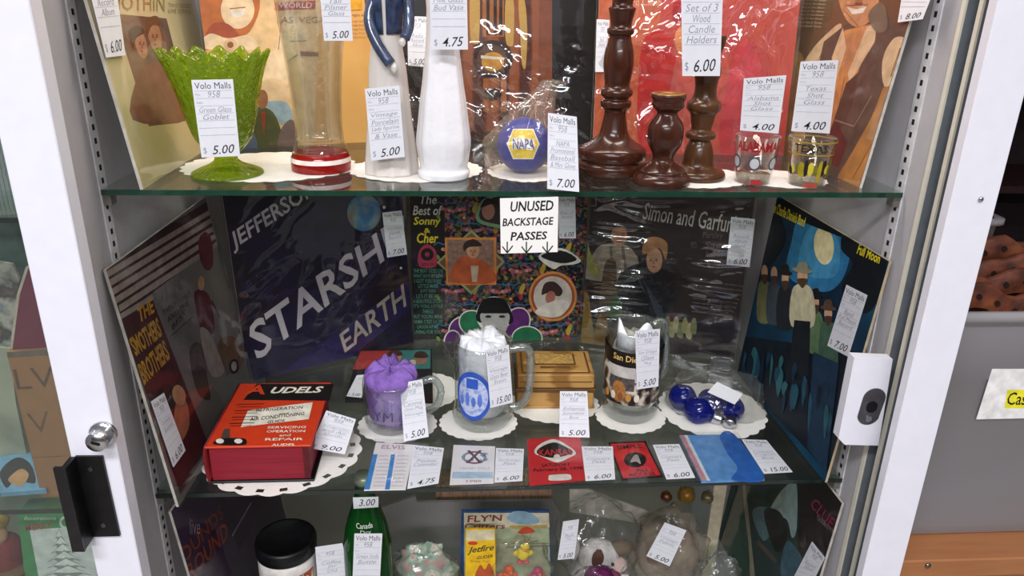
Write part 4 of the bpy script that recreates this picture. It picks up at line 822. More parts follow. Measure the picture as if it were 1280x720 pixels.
# ================================================================ BOOK
bk = [at_z(262, 606, Z2), at_z(393, 603, Z2)]; ex = (bk[1]-bk[0]); bw = ex.length; ex.normalize(); ez = Vector((0, 0, 1)); ey = ez.cross(ex)
zt = hz(bk[0].x, bk[0].y, 560)-Z2; bh = zt; fbl = at_z(326, 480, Z2+bh); bd = (fbl-bk[0]).dot(ey)
Mb = Matrix(((ex.x, ey.x, 0, bk[0].x), (ex.y, ey.y, 0, bk[0].y), (0, 0, 1, Z2+.0012), (0, 0, 0, 1)))
book = empty('book', M=Mb, label='thick red guide book lying flat with orange and black cover', cat='book')
RB = mat('#c93a1c', .4, var=.06); PG = ramp_mat('red_page_edges', ['#6e1422', '#8a1e2e', '#7d1828'], 60, rough=.6, stretch=(.1, .1, 8))
mesh('page_block', *boxv(.004, bw-.006, .004, bd-.004, .003, bh-.003), PG, book)
mesh('cover_board', *boxv(0, bw, 0, bd, bh-.003, bh, .0008), RB, book); mesh('cover_board', *boxv(0, bw, 0, bd, 0, .003, .0008), BLACK, book)
v = []; f = []
for k in range(11):
    a = -math.pi/2+math.pi*k/10; 
    for y_ in (.001, bd-.001): v.append((-.004*math.cos(a)+.002, y_, bh/2+bh/2*math.sin(a)))
for k in range(10): f.append((2*k, 2*k+1, 2*k+3, 2*k+2))
o = mesh('spine', v, f, mat('#7a1a22', .5), book, True); o.modifiers.new('s', 'SOLIDIFY').thickness = .002
mesh('page_curve', *boxv(bw-.012, bw-.0045, .002, .005, .004, bh-.004), mat('#57121c', .6), book)
Mt = Mb @ Matrix.Translation((0, 0, bh)); ft0 = pxfn(Mt); A = Art(book, lambda u, q: ft0(u, q), bh+.0001); BC = mat('#e3dccb', .6); KR = mat('#16100f', .5)
A.poly([(304, 500), (412, 501), (417, 480), (321, 480)], KR)
A.text('A', (305, 493), (331, 493), (331, 481), (318, 481), mat('#d2401f', .4), .05); A.text('UDELS', (337, 492), (402, 491), (405, 483), (341, 484), BC, .06, .2)
A.poly([(301, 534), (386, 524), (391, 503), (310, 513)], BC)
A.text('REFRIGERATION', (320, 515), (378, 511), (379, 507), (321, 511), KR, .03); A.text('and', (348, 519), (360, 518), (361, 515), (349, 516), KR, .02); A.text('AIR CONDITIONING', (312, 527), (380, 519), (381, 515), (313, 522), KR, .03); A.text('GUIDE', (334, 530), (356, 527), (357, 524), (335, 526), KR, .03)
for k, t in enumerate(('SERVICING', 'OPERATION', 'and', 'REPAIR', 'AUDEL')):
    y_ = 533+k*5+(2 if k == 4 else 0); hw = 24 if len(t) > 5 else (7 if len(t) < 4 else 15); A.text(t, (358-k-hw, y_+3), (358-k+hw, y_+2.5), (359-k+hw, y_-.5), (359-k-hw, y_), BC, .03)
for k in range(4): A.line((296-k*3, 506+k*8), (330-k*4, 505+k*8), .0016, KR); A.line((296-k*3, 509+k*8), (326-k*4, 508.5+k*8), .001, KR)
A.blob([(268, 556), (272, 550), (290, 548), (306, 549), (308, 555), (300, 557)], KR); A.ell(275, 552, 5, 3, TEXTW); A.ell(298, 552, 5, 3, TEXTW); A.poly([(276, 549), (280, 537), (287, 536), (287, 548)], mat('#4a3a34', .6)); A.build('cover_print')
price_tag([(408, 513), (445, 524), (431, 568), (387, 560)], ('n', at_z(416, 565, Z2+.02), (.1, -.5, .86)), '9.00', ['Refrigeration', 'and Air', 'Guide'], 'tag priced 9.00 tucked beside the thick red book')
# ================================================================ MUGS
def mug(name, label, px, pb, pts, handle, wall=.004, bottom=.014):
    B, pr = P(px, pb, Z2+.0018, pts); o = empty(name, B, label, 'mug'); pr = smoothprof(pr, 3); H = pr[-1][1]
    lathe('glass_body', [(0, 0)]+pr+[(pr[-1][0]-wall*.5, H+.0008)]+[(r_-wall, z_) for r_, z_ in pr[::-1] if z_ > bottom]+[(0, bottom)], MUGG, o, 56)
    hp = [at_y(a, b, B.y+dy)-B for a, b, dy in handle[1]]
    tube('handle', hp, handle[0]*mpp(B), HANDG, o, 12, sm=5)
    return B, o, pr, H
def crumple(root, prof, m, name, amp=.10, seed=1, fr=120):
    def md(t, i, r_, z_):
        n_ = noise.noise(Vector((math.cos(t)*1.8+seed, math.sin(t)*1.8, z_*fr)))+.6*noise.noise(Vector((math.cos(t)*4+seed, math.sin(t)*4, z_*fr*2)))
        k = 1 if i > len(prof)*.6 else .6
        return max(0, r_*(1+amp*n_*k)), z_+.010*n_*(1 if i > len(prof)*.6 else .1)
    return lathe(name, prof, m, root, 72, md)
B, o, pr, H = mug('glass_mug', 'small glass mug stuffed with purple tissue paper', 491, 529, [(30, 529), (34, 524), (34.5, 515), (35.5, 497), (36, 482), (35, 472)], (4.6, [(524, 478, 0), (541, 474, 0), (551, 486, 0), (548, 503, 0), (538, 512, 0), (523, 515, 0)]))
R_ = pr[-1][0]; TIS = mat('#8a66b8', .8, var=.25, scale=70, bump=.8, bscale=110)
crumple(o, [(0, .012), (R_*.80, .013), (R_*.86, .03), (R_*.86, H*.6), (R_*.86, H*.85), (R_*.93, H*1.0), (R_*.95, H*1.10), (R_*.8, H*1.2), (R_*.5, H*1.26), (R_*.22, H*1.2), (0, H*1.22)], TIS, 'tissue_paper', .2, 2, 130)
th = math.atan2(CAM.y-B.y, CAM.x-B.x); wrap(o, 'YM', th-.35, .03, H*.35, H*.55, lambda z_: pr[5][0]+.0006, mat('#4a3a68', .5), 'etched_print', -.01)
price_tag([(500, 479), (528, 474), (536, 546), (505, 552)], ('n', at_z(520, 553, Z2+.002), (0, -.95, .3)), '5.00', ['Carnival', 'Glass Mug', 'Vintage'], 'tag priced 5.00 in front of the purple tissue mug')
B, o, pr, H = mug('glass_mug', 'tall glass mug with a blue round print and white tissue', 603, 524, [(33, 524), (37, 519), (37.5, 512), (35, 503), (35, 480), (36, 450), (37.5, 425)], (5.2, [(636, 437, 0), (654, 434, 0), (663, 442, 0), (663, 470, 0), (660, 492, 0), (650, 506, 0), (636, 508, 0)]), .005, .018)
R_ = pr[-1][0]; WT = mat('#ececf4', .85, var=.05, bump=.8, bscale=90)
crumple(o, [(0, .019), (R_*.72, .020), (R_*.80, .04), (R_*.80, H*.6), (R_*.82, H*.85), (R_*.82, H*.93), (R_*.7, H*1.02), (R_*.4, H*1.03), (0, H*.98)], WT, 'tissue_paper', .13, 5, 90)
mesh('tissue_tip', [(.005, -.004, H*.9), (.022, -.006, H*.92), (.014, .0, H*1.16), (.018, -.01, H*.9)], [(0, 1, 2), (1, 3, 2), (0, 2, 3)], WT, o)
th = math.atan2(CAM.y-B.y, CAM.x-B.x); BLU = mat('#2f55b4', .5); rfm = lambda z_: R_*.955+.0012
patch(o, th-.36, .056, H*.16, H*.76, rfm, BLU, 'blue_ring', 14, 'disc'); patch(o, th-.36, .047, H*.22, H*.70, lambda z_: rfm(z_)+.0003, ramp_mat('blue_pale_print', ['#8a9cd0', '#c2c9e2', '#7088c8'], 90, rough=.5), 'blue_print', 14, 'disc')
patch(o, th-.36, .018, H*.56, H*.68, lambda z_: rfm(z_)+.0005, BLU, 'crest', 8)
for k in range(4): patch(o, th-.75+k*.22, .007, H*.34, H*(.46+.05*(k % 2)), lambda z_: rfm(z_)+.0005, mat('#5874c4', .5), 'figure', 6, 'disc')
price_tag([(607, 438), (636, 431), (641, 503), (613, 510)], ('y', B.y-.047), '15.00', ['Vintage', 'Glass Beer', 'Stein'], 'tag priced 15.00 on the tall mug with blue print')
B, o, pr, H = mug('glass_mug', 'tall beer mug with black and white town print', 786, 515, [(30, 515), (34, 510), (34.5, 504), (32, 496), (34.5, 487), (34, 480), (34, 450), (35.5, 425), (37, 406)], (4.6, [(816, 406, .02), (828, 402, .022), (832, 420, .022), (831, 455, .022), (826, 470, .022), (814, 474, .02)]), .0045, .02)
R_ = pr[-1][0]; th = math.atan2(CAM.y-B.y, CAM.x-B.x)
zA, zB, zC = H*.235, H*.66, H*.82; rfs = lambda z_: (pr[14][0]+(R_-pr[14][0])*max(0, (z_-.03)/(H-.03)))+.0006
PRT = ramp_mat('town_print', ['#141214', '#2c2420', '#8a7a6a', '#cfc6b6'], 70, rough=.4, contrast=(.36, .62))
lathe('town_print', [(rfs(zA), zA), (rfs(zB), zB)], PRT, o, 56, cap=False); lathe('black_band', [(rfs(zB), zB), (rfs(zC), zC)], mat('#15110f', .35), o, 56, cap=False)
wrap(o, 'San Diego', th-.15, .05, zB+.006, zB+.019, lambda z_: rfs(z_)+.0005, mat('#d9b46a', .5), 'place_name', .03)
patch(o, th-.35, .05, H*.50, H*.66, lambda z_: rfs(z_)+.0003, ramp_mat('print_sky', ['#a9a4a0', '#cfcac4'], 60, rough=.4), 'print_sky', 10)
patch(o, th-.35, .040, H*.40, H*.54, lambda z_: rfs(z_)+.0005, mat('#4a4442', .5, var=.5, scale=200), 'print_mission', 10); patch(o, th-.42, .022, H*.26, H*.50, lambda z_: rfs(z_)+.0008, mat('#a06a34', .5, var=.4, scale=200), 'print_tower', 10, 'disc')
for k in range(5): patch(o, th-.9+k*.28, .008, H*.28, H*.37, lambda z_: rfs(z_)+.0009, mat(('#c98a3a', '#d8d0c4', '#7a4a2a')[k % 3], .5), 'print_figure', 6, 'disc')
v, f = [], []
for j in range(13):
    t = th-1.0+j*.17; v += [(R_*.75*math.cos(t), R_*.75*math.sin(t), H*.80), (R_*.7*math.cos(t), R_*.7*math.sin(t), H*(1.03+.08*math.sin(j*.7+1.6)))]
for j in range(12): f.append((2*j, 2*j+2, 2*j+3, 2*j+1))
oo = mesh('tissue_paper', v, f, WT, o, True); oo.modifiers.new('s', 'SOLIDIFY').thickness = .0008
crumple(o, [(0, .021), (R_*.70, .022), (R_*.76, .05), (R_*.76, H*.7), (R_*.6, H*.86), (0, H*.84)], mat('#b9b5ae', .85, bump=.6, bscale=90), 'tissue_filling', .06, 8, 60)
price_tag([(794, 414), (825, 411), (823, 483), (796, 487)], ('y', B.y-.046), '5.00', ['San Diego', 'Glass', 'Mug'], 'tag priced 5.00 on the printed town mug')
# ================================================================ WOODEN BOX
OAK = ramp_mat('box_wood', ['#8a6232', '#a57a42', '#b58a50'], 30, 'wave', .4, (.15, 1, 1)); OAK2 = mat('#5e3e1e', .5)
q0 = at_z(646, 511, Z2); q1 = at_z(741, 511, Z2); bwid = (q1-q0).length; sb = mpp(q0); 
wb = empty('wooden_box', q0+Vector((0, 0, .0016)), 'small carved wooden box with a raised lid panel', 'box'); wb.rotation_euler.z = math.atan2(q1.y-q0.y, q1.x-q0.x)
zl = hz(q0.x, q0.y, 488)-Z2; zh = hz(q0.x, q0.y, 470)-Z2; dp = .085
mesh('base', *boxv(0, bwid, 0, dp, 0, zl-.004, .001), OAK, wb); mesh('plinth', *boxv(-.002, bwid+.002, -.002, dp+.002, 0, .004, .001), OAK, wb)
mesh('lid_rim', *boxv(-.003, bwid+.003, -.003, dp+.003, zl-.004, zl+.002, .001), OAK2, wb); lid = mesh('lid', *boxv(0, bwid, 0, dp, zl+.002, zh, .0015), OAK, wb)
mesh('lid_groove', *boxv(.006, bwid-.006, .006, dp-.006, zh, zh+.0006), OAK2, lid); mesh('lid_panel', *boxv(.009, bwid-.009, .009, dp-.009, zh, zh+.0022, .0008), OAK, lid)
mesh('carved_frame', *boxv(.026, bwid-.026, .030, dp-.016, zh+.0022, zh+.0028), OAK2, lid); mesh('carved_picture', *boxv(.029, bwid-.029, .033, dp-.019, zh+.0028, zh+.0040, .0005), mat('#b08a4c', .45, var=.3, scale=200, bump=1, bscale=120), lid)
mesh('name_plate', *boxv(.036, bwid-.036, .018, .025, zh+.0022, zh+.0028), mat('#6a4826', .5), lid); mesh('front_groove', *boxv(.004, bwid-.004, -.0004, .001, (zl+zh)/2, (zl+zh)/2+.0015), OAK2, wb)
price_tag([(700, 489), (734, 489), (737, 547), (699, 546)], ('n', at_z(718, 548, Z2+.002), (0, -.9, .43)), '5.00', ['Bahamas', 'Souvenir', 'Box'], 'tag priced 5.00 in front of the carved wooden box')
# ================================================================ SMALL FLAT THINGS ON THE MIDDLE SHELF
def flat(name, label, cat, px4, z, m, th=.0008, group=None, sleeve=None):
    """a card lying on the shelf; px4 = far left, far right, near right, near left"""
    w4 = [at_z(a, b, z) for a, b in px4]; c = sum(w4, Vector())/4; M = frame(c, (w4[1]+w4[2])-(w4[0]+w4[3]), (0, 0, 1)); fn = pxfn(M)
    o = empty(name, M=M, label=label, cat=cat, group=group); I = M.inverted()
    mesh('card', *prism([((I @ p).x, (I @ p).y) for p in w4[::-1]], -th, 0), m, o)
    if sleeve:
        s4 = [I @ at_z(a, b, z) for a, b in sleeve]; mesh('clear_sleeve', [(p.x, p.y, .0012) for p in s4[::-1]], [(0, 1, 2, 3)], FLAT, o)
    return o, Art(o, fn, .0001)
zc = Z2+.0022
o, A = flat('picture_booklet', 'booklet with red and teal cover and two small portraits behind the purple mug', 'booklet', [(449, 437), (540, 436), (541, 500), (431, 499)], Z2+.008, mat('#1a1618', .4), .006, sleeve=[(444, 430), (545, 429), (547, 503), (426, 503)])
A.poly([(451, 439), (492, 438), (488, 460), (441, 462)], mat('#a83a34', .5)); A.poly([(492, 438), (538, 437), (538, 461), (488, 462)], mat('#3f7a78', .5))
A.ell(494, 446, 8, 6.5, SKIN); A.blob([(485, 446), (487, 439), (498, 438), (503, 444)], mat('#4a2c22', .6)); A.ell(526, 449, 8, 6.5, mat('#9c7058', .6)); A.blob([(518, 447), (521, 440), (531, 440), (535, 447)], mat('#3a2620', .6)); A.blob([(505, 456), (514, 450), (520, 452), (516, 460)], mat('#c9bca4', .6))
A.build('cover_print')
price_tag([(446, 469), (457, 468), (452, 497), (433, 495)], ('z', Z2+.0105), '5.00', [], 'small tag priced 5.00 lying on the red and teal booklet', head=False)
WC = mat('#e6e2e2', .5, var=.03)
o, A = flat('pocket_calendar', 'white card of small print with two blue columns, leftmost of the passes', 'card', [(470, 553), (518, 556), (507, 612), (455, 613)], zc, WC, sleeve=[(468, 549), (552, 550), (550, 612), (455, 613)])
A.text('ELVIS', (476, 561), (506, 562), (507, 557), (478, 556), mat('#b88a9a', .6), .03)
A.poly([(466, 568), (472, 568), (462, 612), (455, 612)], mat('#3f86c8', .5)); A.poly([(489, 568), (494, 568), (487, 612), (481, 612)], mat('#3f86c8', .5))
for k in range(9):
    for x0 in (474, 497): A.row('january february', x0-k*.95, x0+14-k*.9, 569+k*4.7, 571+k*4.7, mat('#9a94a0', .7))
A.build('print')
price_tag([(517, 556), (555, 560), (548, 604), (509, 611)], ('z', zc+.0016), '4.75', ['Pocket', 'Calendar'], 'tag priced 4.75 lying beside the white card with blue columns')
o, A = flat('backstage_pass', 'white backstage pass with a crossed emblem and a pale blue bar', 'pass', [(567, 556), (619, 558), (617, 604), (562, 606)], zc, WC, group='backstage passes', sleeve=[(565, 549), (643, 548), (656, 612), (553, 613)])
DK = mat('#3a3a44', .5); A.ell(593, 572, 15, 8, mat('#7a4444', .5)); A.ell(593, 572, 12, 6, WC); A.text('C S', (576, 577), (610, 577), (610, 566), (577, 566), mat('#7d9aa8', .5), .03); A.text('X', (582, 579), (603, 579), (603, 563), (583, 563), mat('#56383a', .5), .02)
A.row('CROSBY STILLS', 575, 612, 584, 587, mat('#a8b4bc', .6), .02); A.poly([(566, 590), (616, 590), (616, 598), (565, 598)], mat('#a9c2d4', .5)); A.row('1988', 583, 602, 600, 603, mat('#b08a88', .6), .02); A.build('print')
price_tag([(620, 560), (655, 561), (653, 601), (618, 603)], ('z', zc+.0016), '6.00', ['Backstage', 'Pass'], 'tag priced 6.00 lying on the white backstage pass')
RP = mat('#c02a30', .45, var=.05)
o, A = flat('backstage_pass', 'red backstage pass with a winged black crest and a date', 'pass', [(659, 549), (725, 545), (733, 600), (662, 607)], zc, RP, group='backstage passes', sleeve=[(655, 545), (728, 541), (736, 605), (660, 611)])
A.blob([(668, 566), (674, 556), (692, 549), (708, 556), (720, 566), (712, 572), (696, 578), (680, 572)], TEXTW); A.blob([(671, 566), (676, 559), (692, 553), (706, 558), (716, 566), (696, 572), (680, 571)], KR); A.text('KANSAS', (673, 570), (716, 569), (714, 561), (674, 562), RP, .03); A.ell(696, 571, 4, 3, mat('#d8d0c8', .5))
A.text('SATURDAY', (677, 584), (713, 582), (713, 578), (677, 580), KR, .03); A.text('February 28, 1998', (667, 591), (729, 588), (728, 583), (667, 586), KR, .03)
A.blob([(686, 597), (688, 594), (710, 593), (714, 596), (712, 600), (688, 601)], TEXTW); A.build('print')
price_tag([(727, 558), (766, 558), (769, 599), (732, 601)], ('z', zc+.0016), '6.00', ['Concert', 'Pass'], 'tag priced 6.00 right of the red pass with the winged crest')
o, A = flat('backstage_pass', 'small red all access pass with a round black emblem', 'pass', [(760, 553), (807, 551), (829, 596), (777, 600)], zc, KR, group='backstage passes', sleeve=[(752, 549), (811, 548), (836, 601), (772, 605)])
A.poly([(763, 555), (805, 553), (826, 594), (779, 598)], mat('#c4222a', .45)); A.ell(794, 575, 14, 9.5, KR); A.blob([(788, 578), (792, 570), (797, 569), (801, 580), (795, 577)], mat('#a8a09c', .5)); A.text('SIMPLE', (772, 562), (803, 560), (801, 555), (770, 557), KR, .03); A.text('ACCESS', (786, 596), (820, 594), (818, 590), (784, 592), KR, .03); A.text('ALL', (796, 590), (813, 589), (811, 585), (794, 586), KR, .03); A.build('print')
price_tag([(816, 556), (849, 555), (869, 597), (833, 599)], ('z', zc+.0016), '6.00', ['Concert', 'Pass'], 'tag priced 6.00 between the all access pass and the blue booklet')
o, A = flat('blue_booklet', 'glossy blue booklet at the right end of the passes', 'booklet', [(849, 544), (918, 543), (956, 598), (877, 601)], zc+.003, mat('#5b90c8', .3), .004, sleeve=[(846, 541), (922, 540), (960, 601), (874, 604)])
A.poly([(849, 544), (855, 544), (884, 601), (877, 601)], mat('#b8848a', .5)); A.poly([(855, 544), (859, 544), (888, 601), (884, 601)], mat('#c8d4dc', .5)); A.blob([(900, 544), (918, 543), (956, 598), (915, 600), (922, 585), (908, 565)], mat('#2a62b0', .35)); A.build('cover_print')
price_tag([(927, 549), (958, 550), (991, 590), (955, 592)], ('z', zc+.0055), '15.00', ['Concert', 'Program', 'Blue'], 'tag priced 15.00 lying at the right of the blue booklet')
# ---- blue glass bulbs in their bag
COB = tinted('cobalt_glass', '#3848c8', '#1c2890', .75, .04)
for i, (px, py, ax) in enumerate(((853, 497, (.5, -.4)), (872, 513, (.9, -.3)), (888, 503, (.2, -1)), (913, 510, (-.3, -.9)))):
    q = at_z(px, py, Z2+.018); lab = ('blue glass bulb at the far left of the bagged cluster', 'front blue glass bulb of the bagged cluster, neck pointing right', 'blue glass bulb in the middle of the bagged cluster', 'blue glass bulb at the right of the bagged cluster')[i]
    d = Vector((ax[0], ax[1], -.25)).normalized(); M = frame(q, Vector((0, 0, 1)).cross(d), d)
    o = empty('glass_bulb', M=M, label=lab, cat='bulb', group='cobalt blue bulbs'); R_ = 17*mpp(q)
    lathe('bulb', smoothprof([(0, -R_), (R_*.55, -R_*.86), (R_, -R_*.1), (R_*.9, R_*.45), (R_*.55, R_*.95), (R_*.45, R_*1.15)], 4), COB, o, 36)
    lathe('metal_base', [(R_*.40, R_*1.1), (R_*.50, R_*1.15), (R_*.46, R_*1.35), (R_*.50, R_*1.4), (R_*.46, R_*1.6), (R_*.50, R_*1.65), (R_*.44, R_*1.8), (0, R_*1.85)], CHROME, o, 24)
q = at_z(893, 505, Z2)
v, f = blobv((0, 0, .012), (.078, .066, .040),0.224, 16, 48, 24, 4, .0012); b_ = mesh('plastic_bag', v, f, BAG, None, True); b_.location = q
tag(b_, 'clear crumpled plastic bag over the blue bulbs', 'bag')
pc = mesh('paper_scrap', *prism([(-.022, -.012), (.02, -.018), (.026, .008), (-.014, .016)], 0, .0005), PAPER); pc.matrix_world = Matrix.Translation(at_z(905, 490, Z2+.056)) @ Matrix.Rotation(.3, 4, 'X') @ Matrix.Rotation(-.5, 4, 'Z'); tag(pc, 'white paper slip on top of the bagged blue bulbs', 'paper')
# ================================================================ LOWEST LEVEL
def onB(px, py, y): return at_y(px, py, y)
# jar with black lid
q = at_y(357, 672, .12); R_ = 37*mpp(q); jar = empty('coffee_jar', (q.x, q.y, Z3+.001), 'white jar with a big black lid at the lower left', 'jar'); H = q.z-Z3
lathe('body', smoothprof([(R_*.9, 0), (R_*.97, .006), (R_*.97, H-.034), (R_*.90, H-.020)], 3), mat('#d9d4cf', .35), jar, 44)
lathe('lid', [(R_*1.0, H-.022), (R_*1.02, H-.004), (R_*.98, H), (R_*.90, H+.0005), (R_*.88, H-.003), (0, H-.003)], BLACK, jar, 48)
th = math.atan2(CAM.y-q.y, CAM.x-q.x)
patch(jar, th, R_*1.8, .02, H-.042, lambda z_: R_*.975, mat('#a8502a', .4, var=.3, scale=90), 'label'); patch(jar, th+.3, R_*.9, H-.075, H-.048, lambda z_: R_*.98, mat('#2f7a5c', .4), 'label_leaf', 8, 'disc'); wrap(jar, 'Premium', th-.1, R_*1.1, H-.056, H-.046, lambda z_: R_*.985, mat('#e6d8b8', .5), 'label_name', .03)
price_tag([(394, 684), (428, 679), (440, 735), (398, 738)], ('y', .10), '', ['Coffee', 'Jar', 'Old'], 'tag standing right of the black-lidded jar', head=False)
# green bottle
q = at_y(459, 672, .11); u_ = mpp(q); bt = empty('soda_bottle', (q.x, q.y, Z3+.001), 'green glass soda bottle with small white lettering', 'bottle')
zz = lambda py: hz(q.x, q.y, py)-Z3
lathe('glass', smoothprof([(29*u_, 0), (30*u_, .006), (30*u_, zz(690)), (28.5*u_, zz(672)), (25*u_, zz(655)), (19*u_, zz(638)), (13*u_, zz(622)), (11*u_, zz(610)), (11.5*u_, zz(600))], 4), tinted('bottle_green', '#2f8a3c', '#1b6a28', .65, .04), bt, 44)
lathe('cap', [(12.5*u_, zz(602)), (12.5*u_, zz(596)), (10*u_, zz(593)), (0, zz(593))], mat('#c9c4b4', .35, .5), bt, 24)
th = math.atan2(CAM.y-q.y, CAM.x-q.x); wrap(bt, 'Canada', th-.1, 20*u_, zz(645), zz(638), lambda z_: 25.5*u_, mat('#dfe4d6', .5), 'lettering', .01); wrap(bt, 'Dry', th-.05, 13*u_, zz(652), zz(646), lambda z_: 27*u_, mat('#dfe4d6', .5), 'lettering', .01)
price_tag([(441, 622), (473, 621), (473, 634), (442, 636)], ('y', q.y-.037), '3.00', [], 'little tag priced 3.00 on the neck of the green bottle', head=False, num=None, big=True)
price_tag([(443, 667), (478, 667), (474, 740), (440, 740)], ('y', q.y-.041), '', ['Green Soda', 'Bottle'], 'tall tag on the body of the green bottle')
# grey board, cream strip and bits behind
def slab(name, label, cat, pts, y, th, m, art=None):
    M = frame(at_y(sum(p[0] for p in pts)/len(pts), sum(p[1] for p in pts)/len(pts), y), (1, 0, 0), (0, -1, 0)); fn = pxfn(M)
    o = mesh(name, *prism([fn(*p) for p in pts][::-1], -th, 0), m); o.matrix_world = M; tag(o, label, cat)
    if art: A = Art(o, fn, .0001); art(A); A.build('print')
    return o
slab('grey_board', 'plain grey board standing behind the green bottle', 'board', [(432, 650), (519, 620), (522, 628), (692, 626), (700, 640), (700, 790), (432, 790)], .30, .006, mat('#8b8784', .7, var=.05))
slab('lidded_carton', 'low brown patterned carton behind the grey board', 'carton', [(545, 606), (690, 604), (690, 660), (545, 660)], .34, .05, ramp_mat('carton_print', ['#6a4a3c', '#9a7a64', '#7d5a4c'], 60, rough=.7, stretch=(2, .3, 1)))
slab('cream_board', 'cream edged sloping panel behind the bagged plush toy', 'panel', [(712, 612), (735, 612), (845, 652), (838, 660), (712, 640)], .25, .004, mat('#bdb6a8', .6))
slab('cream_strip', 'upright cream strip at the left edge of the black and teal album', 'strip', [(893, 606), (909, 606), (897, 680), (888, 740), (874, 740)], .285, .004, mat('#c2b49c', .6))
# wind-up toy card
def toyart(A):
    A.poly([(580, 641), (686, 641), (690, 800), (580, 800)], mat('#a3ac8c', .6)); A.poly([(580, 641), (686, 641), (687, 659), (580, 659)], mat('#d2cdb4', .6))
    A.text("FLY'N", (584, 653), (627, 651), (628, 643), (585, 644), mat('#8e3a34', .5), .05); A.build('card_ground'); A.text('Critters', (580, 661), (631, 661), (632, 654), (581, 654), mat('#96423a', .5), .05)
    A.blob([(634, 648), (640, 640), (655, 639), (668, 644), (674, 652), (662, 656), (645, 654)], mat('#8fb0c4', .6)); A.poly([(636, 657), (684, 656), (684, 660), (640, 661)], mat('#b89a5a', .6)); A.blob([(648, 664), (658, 658), (668, 663), (666, 666), (650, 667)], mat('#c04a34', .6)); A.line((652, 666), (658, 678), .0006, INK); A.line((665, 666), (659, 678), .0006, INK); A.line((632, 684), (688, 682), .0015, mat('#3a3a34', .6)); A.line((640, 679), (686, 679), .001, mat('#3a3a34', .6))
slab('toy_card', 'hanging toy card with a blue border and yellow chick under blister plastic', 'toy pack', [(577, 638), (686, 638), (694, 800), (573, 800)], .20, .003, mat('#2c4a7a', .5), toyart)
def chick(name, label, px, py, y, c1, c2):
    q = at_y(px, py, y); u_ = mpp(q); o = empty(name, q, label, 'toy', 'little flying toys'); m1 = mat(c1, .35)
    mesh('body', *blobv((0, 0, 0), (8*u_, 6*u_, 9*u_), .15, seed=px % 7), m1, o, True); mesh('head', *blobv((2*u_, -1*u_, 11*u_), (6*u_, 5*u_, 6*u_), .1), m1, o, True)
    for sx in (-1, 1): mesh('wing', *blobv((sx*8*u_, 0, 1*u_), (5*u_, 2*u_, 4*u_), .2), m1, o, True); mesh('foot', *blobv((sx*4*u_, -3*u_, -10*u_), (4*u_, 4*u_, 2.4*u_), .1), mat(c2, .35), o, True)
    mesh('beak', *blobv((4*u_, -6*u_, 10*u_), (2.5*u_, 2.5*u_, 1.6*u_), 0, seg=10, rings=6), mat('#d8742a', .4), o, True)
chick('toy_chick', 'yellow toy chick on the blue-bordered toy card', 654, 692, .18, '#d8c01e', '#c4505a'); chick('toy_chick', 'orange toy bird low on the blue-bordered toy card', 634, 720, .18, '#d8561e', '#c4302a'); chick('toy_chick', 'pink toy bird low on the blue-bordered toy card', 670, 722, .18, '#b83a68', '#8a2a50')
v, f = blobv((0, 0, 0), (.050, .022, .062), .22, 26, 40, 22, 9); o = mesh('blister_cover', v, f, film('blister_film', '#f6f6f2', haze=.05, rough=.08, bump=.4, bscale=30), None, True); o.location = at_y(652, 712, .172); tag(o, 'clear blister plastic over the little toy birds', 'plastic cover')
def jet(A):
    A.poly([(583, 663), (618, 662), (618, 675), (583, 676)], mat('#cfc3a0', .5)); A.build('packet_window'); A.ell(591, 679, 6, 2.4, mat('#c03a2a', .5)); A.build('maker_badge'); A.text('Jetfire', (584, 694), (617, 690), (618, 680), (585, 684), mat('#2c2c24', .5), .03, .25); A.build('title'); A.text('GLIDER', (596, 699), (616, 697), (616, 693), (596, 695), mat('#2c2c24', .5), .03, .25)
    A.blob([(594, 724), (600, 706), (606, 712), (612, 704), (618, 724)], mat('#b0502a', .5)); A.build('picture'); A.row('flies far', 588, 612, 700, 703, mat('#a8702a', .6))
slab('glider_packet', 'yellow toy glider packet in front of the toy card', 'toy pack', [(582, 661), (619, 661), (620, 800), (581, 800)], .165, .003, mat('#e0b21a', .45), jet)
# teal bag of small toys
q = at_y(530, 684, .16); hq = (q.z-Z3)/2; q.z = Z3+hq; v, f = blobv((0, 0, 0), (.050, .028, hq), .3, 30, 40, 24, 12, -hq+.002); o = mesh('toy_bag', v, f, ramp_mat('teal_mixed_toys', ['#5a8a94', '#b0867e', '#7aa08c', '#c9bfae', '#8a5a5a'], 40, rough=.4), None, True); o.location = q; tag(o, 'bundle of small teal and pink toys left of the toy card', 'toys')
v, f = blobv((0, 0, 0), (.058, .034, hq+.006), .25, 16, 44, 24, 12, -hq+.001); o = mesh('plastic_bag', v, f, BAG, None, True); o.location = q; tag(o, 'clear bag around the small teal and pink toys', 'bag')
# plush toy in a bag
q = at_y(752, 694, .19); pl = empty('plush_toy', (q.x, q.y, Z3), 'white plush toy with a brown ear in a clear bag', 'plush toy'); hb = q.z-Z3; PLW = mat('#cfcac6', .9, bump=.6, bscale=200)
mesh('body', *blobv((0, 0, hb-.06), (.052, .04, .06), .12, seed=2), PLW, pl, True); mesh('head', *blobv((-.008, -.012, hb+.008), (.034, .03, .03), .10, seed=4), PLW, pl, True); mesh('muzzle', *blobv((.022, -.028, hb+.004), (.016, .014, .012), .1), mat('#d8b8b0', .9), pl, True)
mesh('ear', *blobv((-.014, -.036, hb+.022), (.010, .006, .021), .1), mat('#5a3424', .9), pl, True); mesh('ear', *blobv((-.048, -.006, hb+.02), (.009, .008, .022), .1), PLW, pl, True); mesh('patch', *blobv((.03, -.01, hb+.024), (.020, .014, .012), .1), mat('#6a5a48', .9), pl, True)
